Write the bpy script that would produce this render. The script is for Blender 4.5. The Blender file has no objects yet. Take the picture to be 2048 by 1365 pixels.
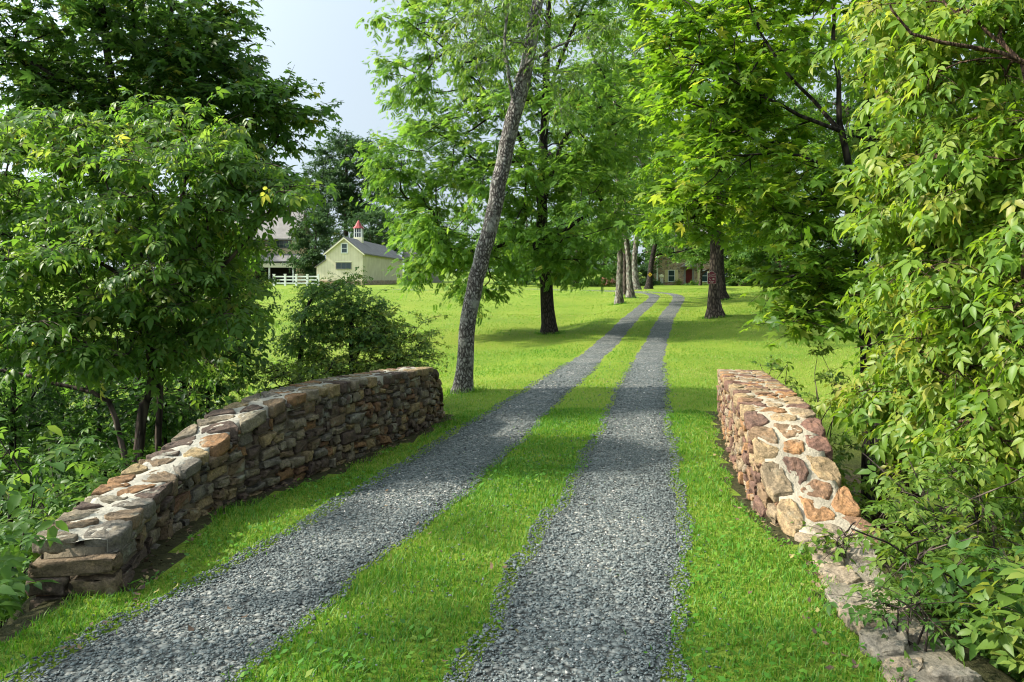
import bpy, bmesh, math
import numpy as np
from mathutils import Vector, Matrix, Euler

R = np.random.default_rng
PI = math.pi
sc = bpy.context.scene
COL = sc.collection

# ------------------------------------------------------------------ camera constants
F = 1500.0          # focal length in photo pixels (photo 2048 wide)
CX, HY = 1024.0, 560.0
CZ = 1.55           # eye height


def P(px, py, Y):
    """world point seen at photo pixel (px,py) at distance Y"""
    return np.array([(px - CX) / F * Y, Y, CZ + (HY - py) / F * Y])


# ------------------------------------------------------------------ helpers
def S(x):
    x = np.clip(x, 0, 1)
    return x * x * (3 - 2 * x)


def link(o, parent=None):
    COL.objects.link(o)
    if parent is not None:
        o.parent = parent
    return o


def tag(o, label=None, cat=None, group=None, kind=None):
    if label: o['label'] = label
    if cat: o['category'] = cat
    if group: o['group'] = group
    if kind: o['kind'] = kind
    return o


def empty(name, loc=(0, 0, 0), rz=0.0):
    o = bpy.data.objects.new(name, None)
    o.empty_display_size = 0.2
    o.location = [float(v) for v in loc]
    o.rotation_euler = (0, 0, rz)
    return link(o)


def mesh_np(name, V, faces, mats, attr=None, smooth=False, matidx=None, uv=None):
    """V (n,3); faces: list of int arrays (m,k); attr: dict name->per-face float array or (m,4)"""
    V = np.asarray(V, dtype=np.float32)
    me = bpy.data.meshes.new(name)
    me.vertices.add(len(V))
    me.vertices.foreach_set('co', V.ravel())
    faces = [np.asarray(f, dtype=np.int32) for f in faces if len(f)]
    nl = sum(f.size for f in faces)
    nf = sum(len(f) for f in faces)
    me.loops.add(nl)
    me.polygons.add(nf)
    me.loops.foreach_set('vertex_index', np.concatenate([f.ravel() for f in faces]))
    tot = np.concatenate([np.full(len(f), f.shape[1], np.int32) for f in faces])
    start = np.concatenate([[0], np.cumsum(tot)[:-1]]).astype(np.int32)
    me.polygons.foreach_set('loop_start', start)
    if smooth:
        me.polygons.foreach_set('use_smooth', np.ones(nf, bool))
    if matidx is not None:
        me.polygons.foreach_set('material_index', np.asarray(matidx, np.int32))
    if attr:
        for k, a in attr.items():
            a = np.asarray(a, np.float32)
            at = me.attributes.new(k, 'FLOAT', 'FACE')
            at.data.foreach_set('value', a)
    for m in (mats if isinstance(mats, (list, tuple)) else [mats]):
        me.materials.append(m)
    me.update(calc_edges=True)
    return me


def obj(name, me, parent=None):
    return link(bpy.data.objects.new(name, me), parent)


class MB:
    """collects simple solids, builds ONE mesh object"""
    def __init__(s):
        s.v = []; s.f = []; s.mi = []

    def add(s, verts, faces, mi=0):
        b = len(s.v)
        s.v += [tuple(float(c) for c in v) for v in verts]
        for f in faces:
            s.f.append([b + i for i in f]); s.mi.append(mi)
        return s

    def box(s, x0, x1, y0, y1, z0, z1, mi=0):
        v = [(x0, y0, z0), (x1, y0, z0), (x1, y1, z0), (x0, y1, z0), (x0, y0, z1), (x1, y0, z1), (x1, y1, z1), (x0, y1, z1)]
        return s.add(v, [(0, 3, 2, 1), (4, 5, 6, 7), (0, 1, 5, 4), (1, 2, 6, 5), (2, 3, 7, 6), (3, 0, 4, 7)], mi)

    def prism_y(s, poly, y0, y1, mi=0):
        """poly list of (x,z), extruded along y"""
        n = len(poly)
        v = [(x, y0, z) for x, z in poly] + [(x, y1, z) for x, z in poly]
        f = [tuple(range(n)), tuple(range(2 * n - 1, n - 1, -1))]
        f += [(i, (i + 1) % n, n + (i + 1) % n, n + i)[::-1] for i in range(n)]
        return s.add(v, f, mi)

    def prism_x(s, poly, x0, x1, mi=0):
        n = len(poly)
        v = [(x0, y, z) for y, z in poly] + [(x1, y, z) for y, z in poly]
        f = [tuple(range(n)), tuple(range(2 * n - 1, n - 1, -1))]
        f += [(i, (i + 1) % n, n + (i + 1) % n, n + i)[::-1] for i in range(n)]
        return s.add(v, f, mi)

    def build(s, name, mats, parent=None, bevel=0):
        me = bpy.data.meshes.new(name)
        me.from_pydata(s.v, [], s.f)
        for m in (mats if isinstance(mats, (list, tuple)) else [mats]):
            me.materials.append(m)
        me.polygons.foreach_set('material_index', s.mi)
        bm = bmesh.new(); bm.from_mesh(me)
        bmesh.ops.recalc_face_normals(bm, faces=bm.faces)
        bm.to_mesh(me); bm.free()
        me.update()
        o = obj(name, me, parent)
        if bevel:
            b = o.modifiers.new('b', 'BEVEL'); b.width = bevel; b.segments = 1
        return o


# ------------------------------------------------------------------ materials
def new_mat(name):
    m = bpy.data.materials.new(name)
    m.use_nodes = True
    nt = m.node_tree
    nt.nodes.clear()
    return m, nt, nt.nodes, nt.links


def N(nodes, t, **kw):
    n = nodes.new(t)
    for k, v in kw.items():
        if k in n.bl_rna.properties:
            setattr(n, k, v)
        else:
            n.inputs[k].default_value = v
    return n


def ramp(nodes, stops, interp='LINEAR'):
    r = nodes.new('ShaderNodeValToRGB')
    r.color_ramp.interpolation = interp
    e = r.color_ramp.elements
    while len(e) > 1: e.remove(e[-1])
    e[0].position = stops[0][0]; e[0].color = (*stops[0][1], 1)
    for p, c in stops[1:]:
        q = e.new(p); q.color = (*c, 1)
    return r


def leaf_mat(name, c0, c1, c2, trans=0.42, rough=0.42, tcol=1.0, spec=0.4):
    m, nt, nd, lk = new_mat(name)
    a = N(nd, 'ShaderNodeAttribute', attribute_name='tint')
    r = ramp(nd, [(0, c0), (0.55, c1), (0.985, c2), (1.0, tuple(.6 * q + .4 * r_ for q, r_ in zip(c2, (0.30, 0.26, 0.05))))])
    lk.new(a.outputs['Fac'], r.inputs['Fac'])
    pr = N(nd, 'ShaderNodeBsdfPrincipled', Roughness=rough)
    pr.inputs['Specular IOR Level'].default_value = spec
    lk.new(r.outputs['Color'], pr.inputs['Base Color'])
    tr = nd.new('ShaderNodeBsdfTranslucent')
    hs = N(nd, 'ShaderNodeHueSaturation', Hue=0.485, Saturation=1.1, Value=1.55 * tcol)
    lk.new(r.outputs['Color'], hs.inputs['Color'])
    lk.new(hs.outputs['Color'], tr.inputs['Color'])
    mx = N(nd, 'ShaderNodeMixShader'); mx.inputs[0].default_value = trans
    lk.new(pr.outputs[0], mx.inputs[1]); lk.new(tr.outputs[0], mx.inputs[2])
    out = nd.new('ShaderNodeOutputMaterial')
    lk.new(mx.outputs[0], out.inputs[0])
    return m


def bark_mat(name, c0, c1, scale=14.0, bump=0.6, stretch=0.35, lichen=None):
    m, nt, nd, lk = new_mat(name)
    tc = nd.new('ShaderNodeTexCoord')
    mp = nd.new('ShaderNodeMapping'); mp.inputs['Scale'].default_value = (1, 1, stretch)
    lk.new(tc.outputs['Object'], mp.inputs['Vector'])
    vo = N(nd, 'ShaderNodeTexVoronoi', Scale=scale, feature='DISTANCE_TO_EDGE')
    nz = N(nd, 'ShaderNodeTexNoise', Scale=scale * 1.6, Detail=5.0, Roughness=0.65)
    nz0 = N(nd, 'ShaderNodeTexNoise', Scale=scale * 0.5, Detail=3.0)
    lk.new(mp.outputs[0], nz0.inputs['Vector'])
    add = N(nd, 'ShaderNodeMixRGB', blend_type='LINEAR_LIGHT'); add.inputs[0].default_value = 0.06
    lk.new(mp.outputs[0], add.inputs[1]); lk.new(nz0.outputs['Color'], add.inputs[2])
    lk.new(add.outputs[0], vo.inputs['Vector']); lk.new(mp.outputs[0], nz.inputs['Vector'])
    mt = N(nd, 'ShaderNodeMath', operation='MULTIPLY'); mt.inputs[1].default_value = 2.2
    lk.new(vo.outputs['Distance'], mt.inputs[0])
    mm = N(nd, 'ShaderNodeMath', operation='MULTIPLY'); mm.use_clamp = True
    lk.new(mt.outputs[0], mm.inputs[0]); lk.new(nz.outputs['Fac'], mm.inputs[1])
    r = ramp(nd, [(0.0, tuple(0.35 * v for v in c0)), (0.12, c0), (0.5, c1)])
    lk.new(mm.outputs[0], r.inputs['Fac'])
    col = r.outputs['Color']
    if lichen:
        n3 = N(nd, 'ShaderNodeTexNoise', Scale=3.2, Detail=6.0, Roughness=0.7)
        lk.new(tc.outputs['Object'], n3.inputs['Vector'])
        rr = ramp(nd, [(0.5, (0, 0, 0)), (0.66, (1, 1, 1))])
        lk.new(n3.outputs['Fac'], rr.inputs['Fac'])
        mx = N(nd, 'ShaderNodeMixRGB'); mx.inputs[2].default_value = (*lichen, 1)
        lk.new(rr.outputs['Color'], mx.inputs[0]); lk.new(col, mx.inputs[1])
        col = mx.outputs[0]
    pr = N(nd, 'ShaderNodeBsdfPrincipled', Roughness=0.9)
    pr.inputs['Specular IOR Level'].default_value = 0.15
    lk.new(col, pr.inputs['Base Color'])
    bp = N(nd, 'ShaderNodeBump', Strength=bump, Distance=0.03)
    lk.new(mm.outputs[0], bp.inputs['Height']); lk.new(bp.outputs[0], pr.inputs['Normal'])
    out = nd.new('ShaderNodeOutputMaterial'); lk.new(pr.outputs[0], out.inputs[0])
    return m


def plain(name, c, rough=0.7, var=0.25, scale=6.0, bump=0.15, metallic=0.0, spec=0.3, stretch=(1, 1, 1), bscale=None):
    m, nt, nd, lk = new_mat(name)
    tc = nd.new('ShaderNodeTexCoord')
    mp = nd.new('ShaderNodeMapping'); mp.inputs['Scale'].default_value = stretch
    lk.new(tc.outputs['Object'], mp.inputs['Vector'])
    nz = N(nd, 'ShaderNodeTexNoise', Scale=scale, Detail=5.0, Roughness=0.6)
    lk.new(mp.outputs[0], nz.inputs['Vector'])
    r = ramp(nd, [(0.3, tuple(v * (1 - var) for v in c)), (0.7, tuple(min(1, v * (1 + var)) for v in c))])
    lk.new(nz.outputs['Fac'], r.inputs['Fac'])
    pr = N(nd, 'ShaderNodeBsdfPrincipled', Roughness=rough, Metallic=metallic)
    pr.inputs['Specular IOR Level'].default_value = spec
    lk.new(r.outputs['Color'], pr.inputs['Base Color'])
    if bump:
        n2 = N(nd, 'ShaderNodeTexNoise', Scale=bscale or scale * 5, Detail=4.0)
        lk.new(mp.outputs[0], n2.inputs['Vector'])
        bp = N(nd, 'ShaderNodeBump', Strength=bump, Distance=0.02)
        lk.new(n2.outputs['Fac'], bp.inputs['Height']); lk.new(bp.outputs[0], pr.inputs['Normal'])
    out = nd.new('ShaderNodeOutputMaterial'); lk.new(pr.outputs[0], out.inputs[0])
    return m


def stone_mat(name, stops, lich=(0.30, 0.31, 0.24), bump=0.7, lo=0.58):
    """per-stone colour from the 'tint' attribute, grain and lichen from noise"""
    m, nt, nd, lk = new_mat(name)
    a = N(nd, 'ShaderNodeAttribute', attribute_name='tint')
    r = ramp(nd, stops, 'CONSTANT')
    lk.new(a.outputs['Fac'], r.inputs['Fac'])
    tc = nd.new('ShaderNodeTexCoord')
    n1 = N(nd, 'ShaderNodeTexNoise', Scale=11.0, Detail=8.0, Roughness=0.7)
    n2 = N(nd, 'ShaderNodeTexNoise', Scale=5.0, Detail=6.0, Roughness=0.65)
    n3 = N(nd, 'ShaderNodeTexNoise', Scale=70.0, Detail=5.0, Roughness=0.7)
    for n in (n1, n2, n3): lk.new(tc.outputs['Object'], n.inputs['Vector'])
    r1 = ramp(nd, [(0.25, (0.30, 0.29, 0.28)), (0.5, (1, 1, 1)), (0.78, (1.75, 1.6, 1.35))])
    lk.new(n1.outputs['Fac'], r1.inputs['Fac'])
    mu = N(nd, 'ShaderNodeMixRGB', blend_type='MULTIPLY'); mu.inputs[0].default_value = 0.9
    lk.new(r.outputs['Color'], mu.inputs[1]); lk.new(r1.outputs['Color'], mu.inputs[2])
    r3 = ramp(nd, [(0.3, (0.42, 0.42, 0.42)), (0.7, (1.45, 1.45, 1.45))])
    lk.new(n3.outputs['Fac'], r3.inputs['Fac'])
    mu3 = N(nd, 'ShaderNodeMixRGB', blend_type='MULTIPLY'); mu3.inputs[0].default_value = 0.8
    lk.new(mu.outputs[0], mu3.inputs[1]); lk.new(r3.outputs['Color'], mu3.inputs[2])
    r2 = ramp(nd, [(lo, (0, 0, 0)), (lo + 0.14, (0.75, 0.75, 0.75))])
    lk.new(n2.outputs['Fac'], r2.inputs['Fac'])
    mx = N(nd, 'ShaderNodeMixRGB'); mx.inputs[2].default_value = (*lich, 1)
    lk.new(r2.outputs['Color'], mx.inputs[0]); lk.new(mu3.outputs[0], mx.inputs[1])
    pr = N(nd, 'ShaderNodeBsdfPrincipled', Roughness=0.9)
    pr.inputs['Specular IOR Level'].default_value = 0.2
    lk.new(mx.outputs[0], pr.inputs['Base Color'])
    ad = N(nd, 'ShaderNodeMath', operation='ADD')
    lk.new(n1.outputs['Fac'], ad.inputs[0])
    ms = N(nd, 'ShaderNodeMath', operation='MULTIPLY'); ms.inputs[1].default_value = 0.35
    lk.new(n3.outputs['Fac'], ms.inputs[0]); lk.new(ms.outputs[0], ad.inputs[1])
    bp = N(nd, 'ShaderNodeBump', Strength=bump, Distance=0.03)
    lk.new(ad.outputs[0], bp.inputs['Height']); lk.new(bp.outputs[0], pr.inputs['Normal'])
    out = nd.new('ShaderNodeOutputMaterial'); lk.new(pr.outputs[0], out.inputs[0])
    return m


def tint_mat(name, stops, rough=0.8, trans=0.0, spec=0.3, interp='LINEAR', bump=0.0, tmul=1.5):
    m, nt, nd, lk = new_mat(name)
    a = N(nd, 'ShaderNodeAttribute', attribute_name='tint')
    r = ramp(nd, stops, interp)
    lk.new(a.outputs['Fac'], r.inputs['Fac'])
    pr = N(nd, 'ShaderNodeBsdfPrincipled', Roughness=rough)
    pr.inputs['Specular IOR Level'].default_value = spec
    lk.new(r.outputs['Color'], pr.inputs['Base Color'])
    res = pr.outputs[0]
    if trans:
        hs = N(nd, 'ShaderNodeHueSaturation', Hue=0.49, Saturation=1.05, Value=tmul)
        lk.new(r.outputs['Color'], hs.inputs['Color'])
        tr = nd.new('ShaderNodeBsdfTranslucent'); lk.new(hs.outputs['Color'], tr.inputs['Color'])
        mx = nd.new('ShaderNodeMixShader'); mx.inputs[0].default_value = trans
        lk.new(res, mx.inputs[1]); lk.new(tr.outputs[0], mx.inputs[2]); res = mx.outputs[0]
    out = nd.new('ShaderNodeOutputMaterial'); lk.new(res, out.inputs[0])
    return m


def ground_mat():
    m, nt, nd, lk = new_mat('lawn')
    tc = nd.new('ShaderNodeTexCoord')
    n1 = N(nd, 'ShaderNodeTexNoise', Scale=0.22, Detail=5.0, Roughness=0.6)
    n2 = N(nd, 'ShaderNodeTexNoise', Scale=2.2, Detail=6.0, Roughness=0.7)
    n3 = N(nd, 'ShaderNodeTexNoise', Scale=26.0, Detail=5.0, Roughness=0.75)
    for n in (n1, n2, n3): lk.new(tc.outputs['Object'], n.inputs['Vector'])
    r1 = ramp(nd, [(0.3, (0.105, 0.195, 0.020)), (0.5, (0.185, 0.265, 0.028)), (0.72, (0.27, 0.305, 0.045))])
    ad = N(nd, 'ShaderNodeMixRGB'); ad.inputs[0].default_value = 0.4
    lk.new(n1.outputs['Fac'], ad.inputs[1]); lk.new(n2.outputs['Fac'], ad.inputs[2])
    lk.new(ad.outputs[0], r1.inputs['Fac'])
    r3 = ramp(nd, [(0.28, (0.35, 0.35, 0.35)), (0.62, (1.15, 1.15, 1.15))])
    lk.new(n3.outputs['Fac'], r3.inputs['Fac'])
    mu = N(nd, 'ShaderNodeMixRGB', blend_type='MULTIPLY'); mu.inputs[0].default_value = 1
    lk.new(r1.outputs['Color'], mu.inputs[1]); lk.new(r3.outputs['Color'], mu.inputs[2])
    # bare earth in the ravine (attribute soil)
    a = N(nd, 'ShaderNodeAttribute', attribute_name='soil')
    so = ramp(nd, [(0.3, (0.020, 0.016, 0.010)), (0.7, (0.06, 0.045, 0.03))])
    lk.new(n3.outputs['Fac'], so.inputs['Fac'])
    mx = nd.new('ShaderNodeMixRGB')
    lk.new(a.outputs['Fac'], mx.inputs[0]); lk.new(mu.outputs[0], mx.inputs[1]); lk.new(so.outputs['Color'], mx.inputs[2])
    pr = N(nd, 'ShaderNodeBsdfPrincipled', Roughness=0.85)
    pr.inputs['Specular IOR Level'].default_value = 0.12
    lk.new(mx.outputs[0], pr.inputs['Base Color'])
    bp = N(nd, 'ShaderNodeBump', Strength=0.8, Distance=0.05)
    lk.new(n3.outputs['Fac'], bp.inputs['Height']); lk.new(bp.outputs[0], pr.inputs['Normal'])
    out = nd.new('ShaderNodeOutputMaterial'); lk.new(pr.outputs[0], out.inputs[0])
    return m


def gravel_mat():
    m, nt, nd, lk = new_mat('gravel_bed')
    tc = nd.new('ShaderNodeTexCoord')
    vo = N(nd, 'ShaderNodeTexVoronoi', Scale=30.0)
    vc = N(nd, 'ShaderNodeTexVoronoi', Scale=9.0)
    n1 = N(nd, 'ShaderNodeTexNoise', Scale=1.1, Detail=5.0, Roughness=0.6)
    for n in (vo, n1, vc): lk.new(tc.outputs['Object'], n.inputs['Vector'])
    sp = nd.new('ShaderNodeSeparateColor'); lk.new(vo.outputs['Color'], sp.inputs[0])
    sp2 = nd.new('ShaderNodeSeparateColor'); lk.new(vc.outputs['Color'], sp2.inputs[0])
    av = N(nd, 'ShaderNodeMath', operation='ADD')
    m1 = N(nd, 'ShaderNodeMath', operation='MULTIPLY'); m1.inputs[1].default_value = 0.65
    m2 = N(nd, 'ShaderNodeMath', operation='MULTIPLY'); m2.inputs[1].default_value = 0.35
    lk.new(sp.outputs[0], m1.inputs[0]); lk.new(sp2.outputs[0], m2.inputs[0])
    lk.new(m1.outputs[0], av.inputs[0]); lk.new(m2.outputs[0], av.inputs[1])
    r = ramp(nd, [(0.1, (0.080, 0.090, 0.087)), (0.5, (0.155, 0.170, 0.163)), (0.95, (0.28, 0.285, 0.26))])
    lk.new(av.outputs[0], r.inputs['Fac'])
    d = ramp(nd, [(0.4, (1, 1, 1)), (0.75, (0.2, 0.2, 0.2))])
    dm = N(nd, 'ShaderNodeMath', operation='MULTIPLY'); dm.inputs[1].default_value = 1.0
    lk.new(vo.outputs['Distance'], dm.inputs[0]); lk.new(dm.outputs[0], d.inputs['Fac'])
    mu = N(nd, 'ShaderNodeMixRGB', blend_type='MULTIPLY'); mu.inputs[0].default_value = 1
    lk.new(r.outputs['Color'], mu.inputs[1]); lk.new(d.outputs['Color'], mu.inputs[2])
    rn = ramp(nd, [(0.35, (0.8, 0.82, 0.82)), (0.65, (1.15, 1.1, 1.03))])
    lk.new(n1.outputs['Fac'], rn.inputs['Fac'])
    mu2 = N(nd, 'ShaderNodeMixRGB', blend_type='MULTIPLY'); mu2.inputs[0].default_value = 1
    lk.new(mu.outputs[0], mu2.inputs[1]); lk.new(rn.outputs['Color'], mu2.inputs[2])
    pr = N(nd, 'ShaderNodeBsdfPrincipled', Roughness=0.85)
    pr.inputs['Specular IOR Level'].default_value = 0.25
    lk.new(mu2.outputs[0], pr.inputs['Base Color'])
    iv = N(nd, 'ShaderNodeMath', operation='SUBTRACT'); iv.inputs[0].default_value = 1.0
    lk.new(vo.outputs['Distance'], iv.inputs[1])
    bp = N(nd, 'ShaderNodeBump', Strength=0.9, Distance=0.02)
    lk.new(iv.outputs[0], bp.inputs['Height']); lk.new(bp.outputs[0], pr.inputs['Normal'])
    out = nd.new('ShaderNodeOutputMaterial'); lk.new(pr.outputs[0], out.inputs[0])
    return m


def glass_mat(name, c=(0.03, 0.05, 0.055)):
    m, nt, nd, lk = new_mat(name)
    pr = N(nd, 'ShaderNodeBsdfPrincipled', Roughness=0.08)
    pr.inputs['Base Color'].default_value = (*c, 1)
    pr.inputs['Specular IOR Level'].default_value = 0.6
    out = nd.new('ShaderNodeOutputMaterial'); lk.new(pr.outputs[0], out.inputs[0])
    return m


def shingle_mat(name, c, sx=3.0, sz=7.0):
    m, nt, nd, lk = new_mat(name)
    tc = nd.new('ShaderNodeTexCoord')
    n1 = N(nd, 'ShaderNodeTexNoise', Scale=1.3, Detail=5.0)
    n2 = N(nd, 'ShaderNodeTexNoise', Scale=14.0, Detail=3.0)
    mp = nd.new('ShaderNodeMapping'); mp.inputs['Scale'].default_value = (1, 1, 4)
    lk.new(tc.outputs['Object'], mp.inputs[0])
    lk.new(tc.outputs['Object'], n1.inputs['Vector']); lk.new(mp.outputs[0], n2.inputs['Vector'])
    mx = N(nd, 'ShaderNodeMixRGB'); mx.inputs[0].default_value = 0.5
    lk.new(n1.outputs['Fac'], mx.inputs[1]); lk.new(n2.outputs['Fac'], mx.inputs[2])
    r = ramp(nd, [(0.3, tuple(v * 0.6 for v in c)), (0.7, tuple(v * 1.3 for v in c))])
    lk.new(mx.outputs[0], r.inputs['Fac'])
    pr = N(nd, 'ShaderNodeBsdfPrincipled', Roughness=0.85)
    lk.new(r.outputs['Color'], pr.inputs['Base Color'])
    out = nd.new('ShaderNodeOutputMaterial'); lk.new(pr.outputs[0], out.inputs[0])
    return m


def batten_mat(name, c):
    """painted vertical boards with thin grooves"""
    m, nt, nd, lk = new_mat(name)
    tc = nd.new('ShaderNodeTexCoord')
    sx = nd.new('ShaderNodeSeparateXYZ'); lk.new(tc.outputs['Object'], sx.inputs[0])
    ad = N(nd, 'ShaderNodeMath', operation='ADD'); lk.new(sx.outputs[0], ad.inputs[0]); lk.new(sx.outputs[1], ad.inputs[1])
    mm = N(nd, 'ShaderNodeMath', operation='MULTIPLY'); mm.inputs[1].default_value = 2.6; lk.new(ad.outputs[0], mm.inputs[0])
    fr = N(nd, 'ShaderNodeMath', operation='FRACT'); lk.new(mm.outputs[0], fr.inputs[0])
    r = ramp(nd, [(0.0, tuple(v * 0.78 for v in c)), (0.07, tuple(v * 0.78 for v in c)), (0.11, c), (1.0, c)])
    lk.new(fr.outputs[0], r.inputs['Fac'])
    n1 = N(nd, 'ShaderNodeTexNoise', Scale=0.9, Detail=5.0); lk.new(tc.outputs['Object'], n1.inputs['Vector'])
    rn = ramp(nd, [(0.3, (0.85, 0.83, 0.78)), (0.7, (1.05, 1.05, 1.05))]); lk.new(n1.outputs['Fac'], rn.inputs['Fac'])
    mu = N(nd, 'ShaderNodeMixRGB', blend_type='MULTIPLY'); mu.inputs[0].default_value = 1
    lk.new(r.outputs['Color'], mu.inputs[1]); lk.new(rn.outputs['Color'], mu.inputs[2])
    pr = N(nd, 'ShaderNodeBsdfPrincipled', Roughness=0.7)
    lk.new(mu.outputs[0], pr.inputs['Base Color'])
    out = nd.new('ShaderNodeOutputMaterial'); lk.new(pr.outputs[0], out.inputs[0])
    return m


def rubble_mat(name, scale=2.6):
    m, nt, nd, lk = new_mat(name)
    tc = nd.new('ShaderNodeTexCoord')
    mp = nd.new('ShaderNodeMapping'); mp.inputs['Scale'].default_value = (1, 1, 1.9)
    lk.new(tc.outputs['Object'], mp.inputs[0])
    vo = N(nd, 'ShaderNodeTexVoronoi', Scale=scale); ve = N(nd, 'ShaderNodeTexVoronoi', Scale=scale, feature='DISTANCE_TO_EDGE')
    lk.new(mp.outputs[0], vo.inputs['Vector']); lk.new(mp.outputs[0], ve.inputs['Vector'])
    sp = nd.new('ShaderNodeSeparateColor'); lk.new(vo.outputs['Color'], sp.inputs[0])
    r = ramp(nd, [(0.0, (0.13, 0.095, 0.065)), (0.35, (0.34, 0.23, 0.13)), (0.6, (0.45, 0.35, 0.21)), (0.85, (0.28, 0.14, 0.075)), (1, (0.24, 0.20, 0.15))])
    lk.new(sp.outputs[0], r.inputs['Fac'])
    e = ramp(nd, [(0.0, (1, 1, 1)), (0.09, (0, 0, 0))]); lk.new(ve.outputs['Distance'], e.inputs['Fac'])
    mx = N(nd, 'ShaderNodeMixRGB'); mx.inputs[2].default_value = (0.42, 0.37, 0.28, 1)
    lk.new(e.outputs['Color'], mx.inputs[0]); lk.new(r.outputs['Color'], mx.inputs[1])
    pr = N(nd, 'ShaderNodeBsdfPrincipled', Roughness=0.9); lk.new(mx.outputs[0], pr.inputs['Base Color'])
    bp = N(nd, 'ShaderNodeBump', Strength=0.6, Distance=0.05)
    lk.new(ve.outputs['Distance'], bp.inputs['Height']); lk.new(bp.outputs[0], pr.inputs['Normal'])
    out = nd.new('ShaderNodeOutputMaterial'); lk.new(pr.outputs[0], out.inputs[0])
    return m


M = dict(
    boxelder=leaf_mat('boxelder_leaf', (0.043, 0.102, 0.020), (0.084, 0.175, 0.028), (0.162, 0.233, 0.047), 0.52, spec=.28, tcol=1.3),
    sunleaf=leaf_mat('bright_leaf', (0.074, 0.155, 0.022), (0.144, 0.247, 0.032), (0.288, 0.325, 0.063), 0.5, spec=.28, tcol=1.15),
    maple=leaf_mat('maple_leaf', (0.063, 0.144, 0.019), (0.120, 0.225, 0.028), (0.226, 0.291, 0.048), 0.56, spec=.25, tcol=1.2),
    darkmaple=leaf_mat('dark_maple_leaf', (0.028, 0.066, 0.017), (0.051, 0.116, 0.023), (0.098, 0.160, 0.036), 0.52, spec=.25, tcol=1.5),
    walnut=leaf_mat('walnut_leaf', (0.061, 0.134, 0.027), (0.110, 0.213, 0.036), (0.201, 0.286, 0.060), 0.54, spec=.3, tcol=1.2),
    cherry=leaf_mat('cherry_leaf', (0.063, 0.126, 0.026), (0.110, 0.194, 0.036), (0.190, 0.252, 0.054), 0.48, tcol=1.1),
    fartree=leaf_mat('far_leaf', (0.048, 0.110, 0.026), (0.082, 0.178, 0.034), (0.14, 0.235, 0.046), 0.45, rough=0.6, spec=.25),
    fardark=leaf_mat('far_dark_leaf', (0.030, 0.066, 0.026), (0.050, 0.104, 0.034), (0.082, 0.148, 0.044), 0.34, rough=0.6, spec=.25),
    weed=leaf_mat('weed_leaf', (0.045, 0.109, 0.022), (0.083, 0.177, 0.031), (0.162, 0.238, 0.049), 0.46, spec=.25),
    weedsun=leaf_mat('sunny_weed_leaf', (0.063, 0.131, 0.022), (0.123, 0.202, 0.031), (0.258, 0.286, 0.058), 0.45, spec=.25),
    bark=bark_mat('brown_bark', (0.050, 0.038, 0.030), (0.16, 0.125, 0.095), 9.0, 0.9, 0.3),
    greybark=bark_mat('grey_bark', (0.085, 0.075, 0.066), (0.40, 0.375, 0.34), 20.0, 1.0, 0.55, lichen=(0.27, 0.27, 0.23)),
    palebark=bark_mat('pale_bark', (0.10, 0.085, 0.07), (0.30, 0.27, 0.22), 7.0, 0.8, 0.3, lichen=(0.22, 0.24, 0.19)),
    darkbark=bark_mat('dark_bark', (0.022, 0.018, 0.015), (0.075, 0.060, 0.048), 14.0, 0.8, 0.3),
    redbark=bark_mat('ridged_brown_bark', (0.05, 0.030, 0.020), (0.20, 0.125, 0.080), 26.0, 1.0, 0.25),
    ground=ground_mat(), gravelbed=gravel_mat(),
)
STONES = [(0.0, (0.150, 0.110, 0.070)), (0.13, (0.185, 0.155, 0.110)), (0.27, (0.205, 0.120, 0.062)), (0.36, (0.090, 0.066, 0.052)),
          (0.48, (0.23, 0.175, 0.095)), (0.60, (0.140, 0.125, 0.100)), (0.75, (0.160, 0.092, 0.055)), (0.82, (0.110, 0.082, 0.064)), (0.92, (0.20, 0.175, 0.125))]
STONES_WARM = [(0.0, (0.22, 0.145, 0.085)), (0.15, (0.245, 0.185, 0.115)), (0.3, (0.28, 0.155, 0.075)), (0.42, (0.15, 0.09, 0.066)),
               (0.55, (0.30, 0.215, 0.12)), (0.68, (0.18, 0.10, 0.072)), (0.8, (0.25, 0.20, 0.14)), (0.92, (0.21, 0.125, 0.075))]
STONES_FLAT = [(0.0, (0.25, 0.20, 0.14)), (0.3, (0.20, 0.175, 0.135)), (0.55, (0.27, 0.225, 0.16)), (0.8, (0.16, 0.13, 0.10))]
M['flagstone'] = stone_mat('flagstone', STONES_FLAT, lich=(0.30, 0.27, 0.21), lo=0.60)
M['stone'] = stone_mat('fieldstone', STONES)
M['stonewarm'] = stone_mat('warm_fieldstone', STONES_WARM, lich=(0.34, 0.31, 0.22), lo=0.62)
M['mortar'] = plain('mortar', (0.31, 0.29, 0.235), 0.95, 0.22, 9.0, 0.5, bscale=60)
M['mortarwarm'] = plain('warm_mortar', (0.33, 0.285, 0.21), 0.95, 0.2, 9.0, 0.5, bscale=60)
M['earthmortar'] = plain('earthy_mortar', (0.17, 0.145, 0.105), 0.95, 0.4, 7.0, 0.6, bscale=50)
M['joint'] = plain('wall_core_mortar', (0.13, 0.105, 0.07), 0.95, 0.4, 6.0, 0.5, bscale=50)
M['pebble'] = tint_mat('pebble', [(0, (0.042, 0.050, 0.048)), (0.3, (0.086, 0.103, 0.099)), (0.7, (0.140, 0.162, 0.155)), (0.93, (0.20, 0.215, 0.20)), (0.985, (0.26, 0.235, 0.18)), (1, (0.42, 0.40, 0.36))], 0.8, spec=0.35)
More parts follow.
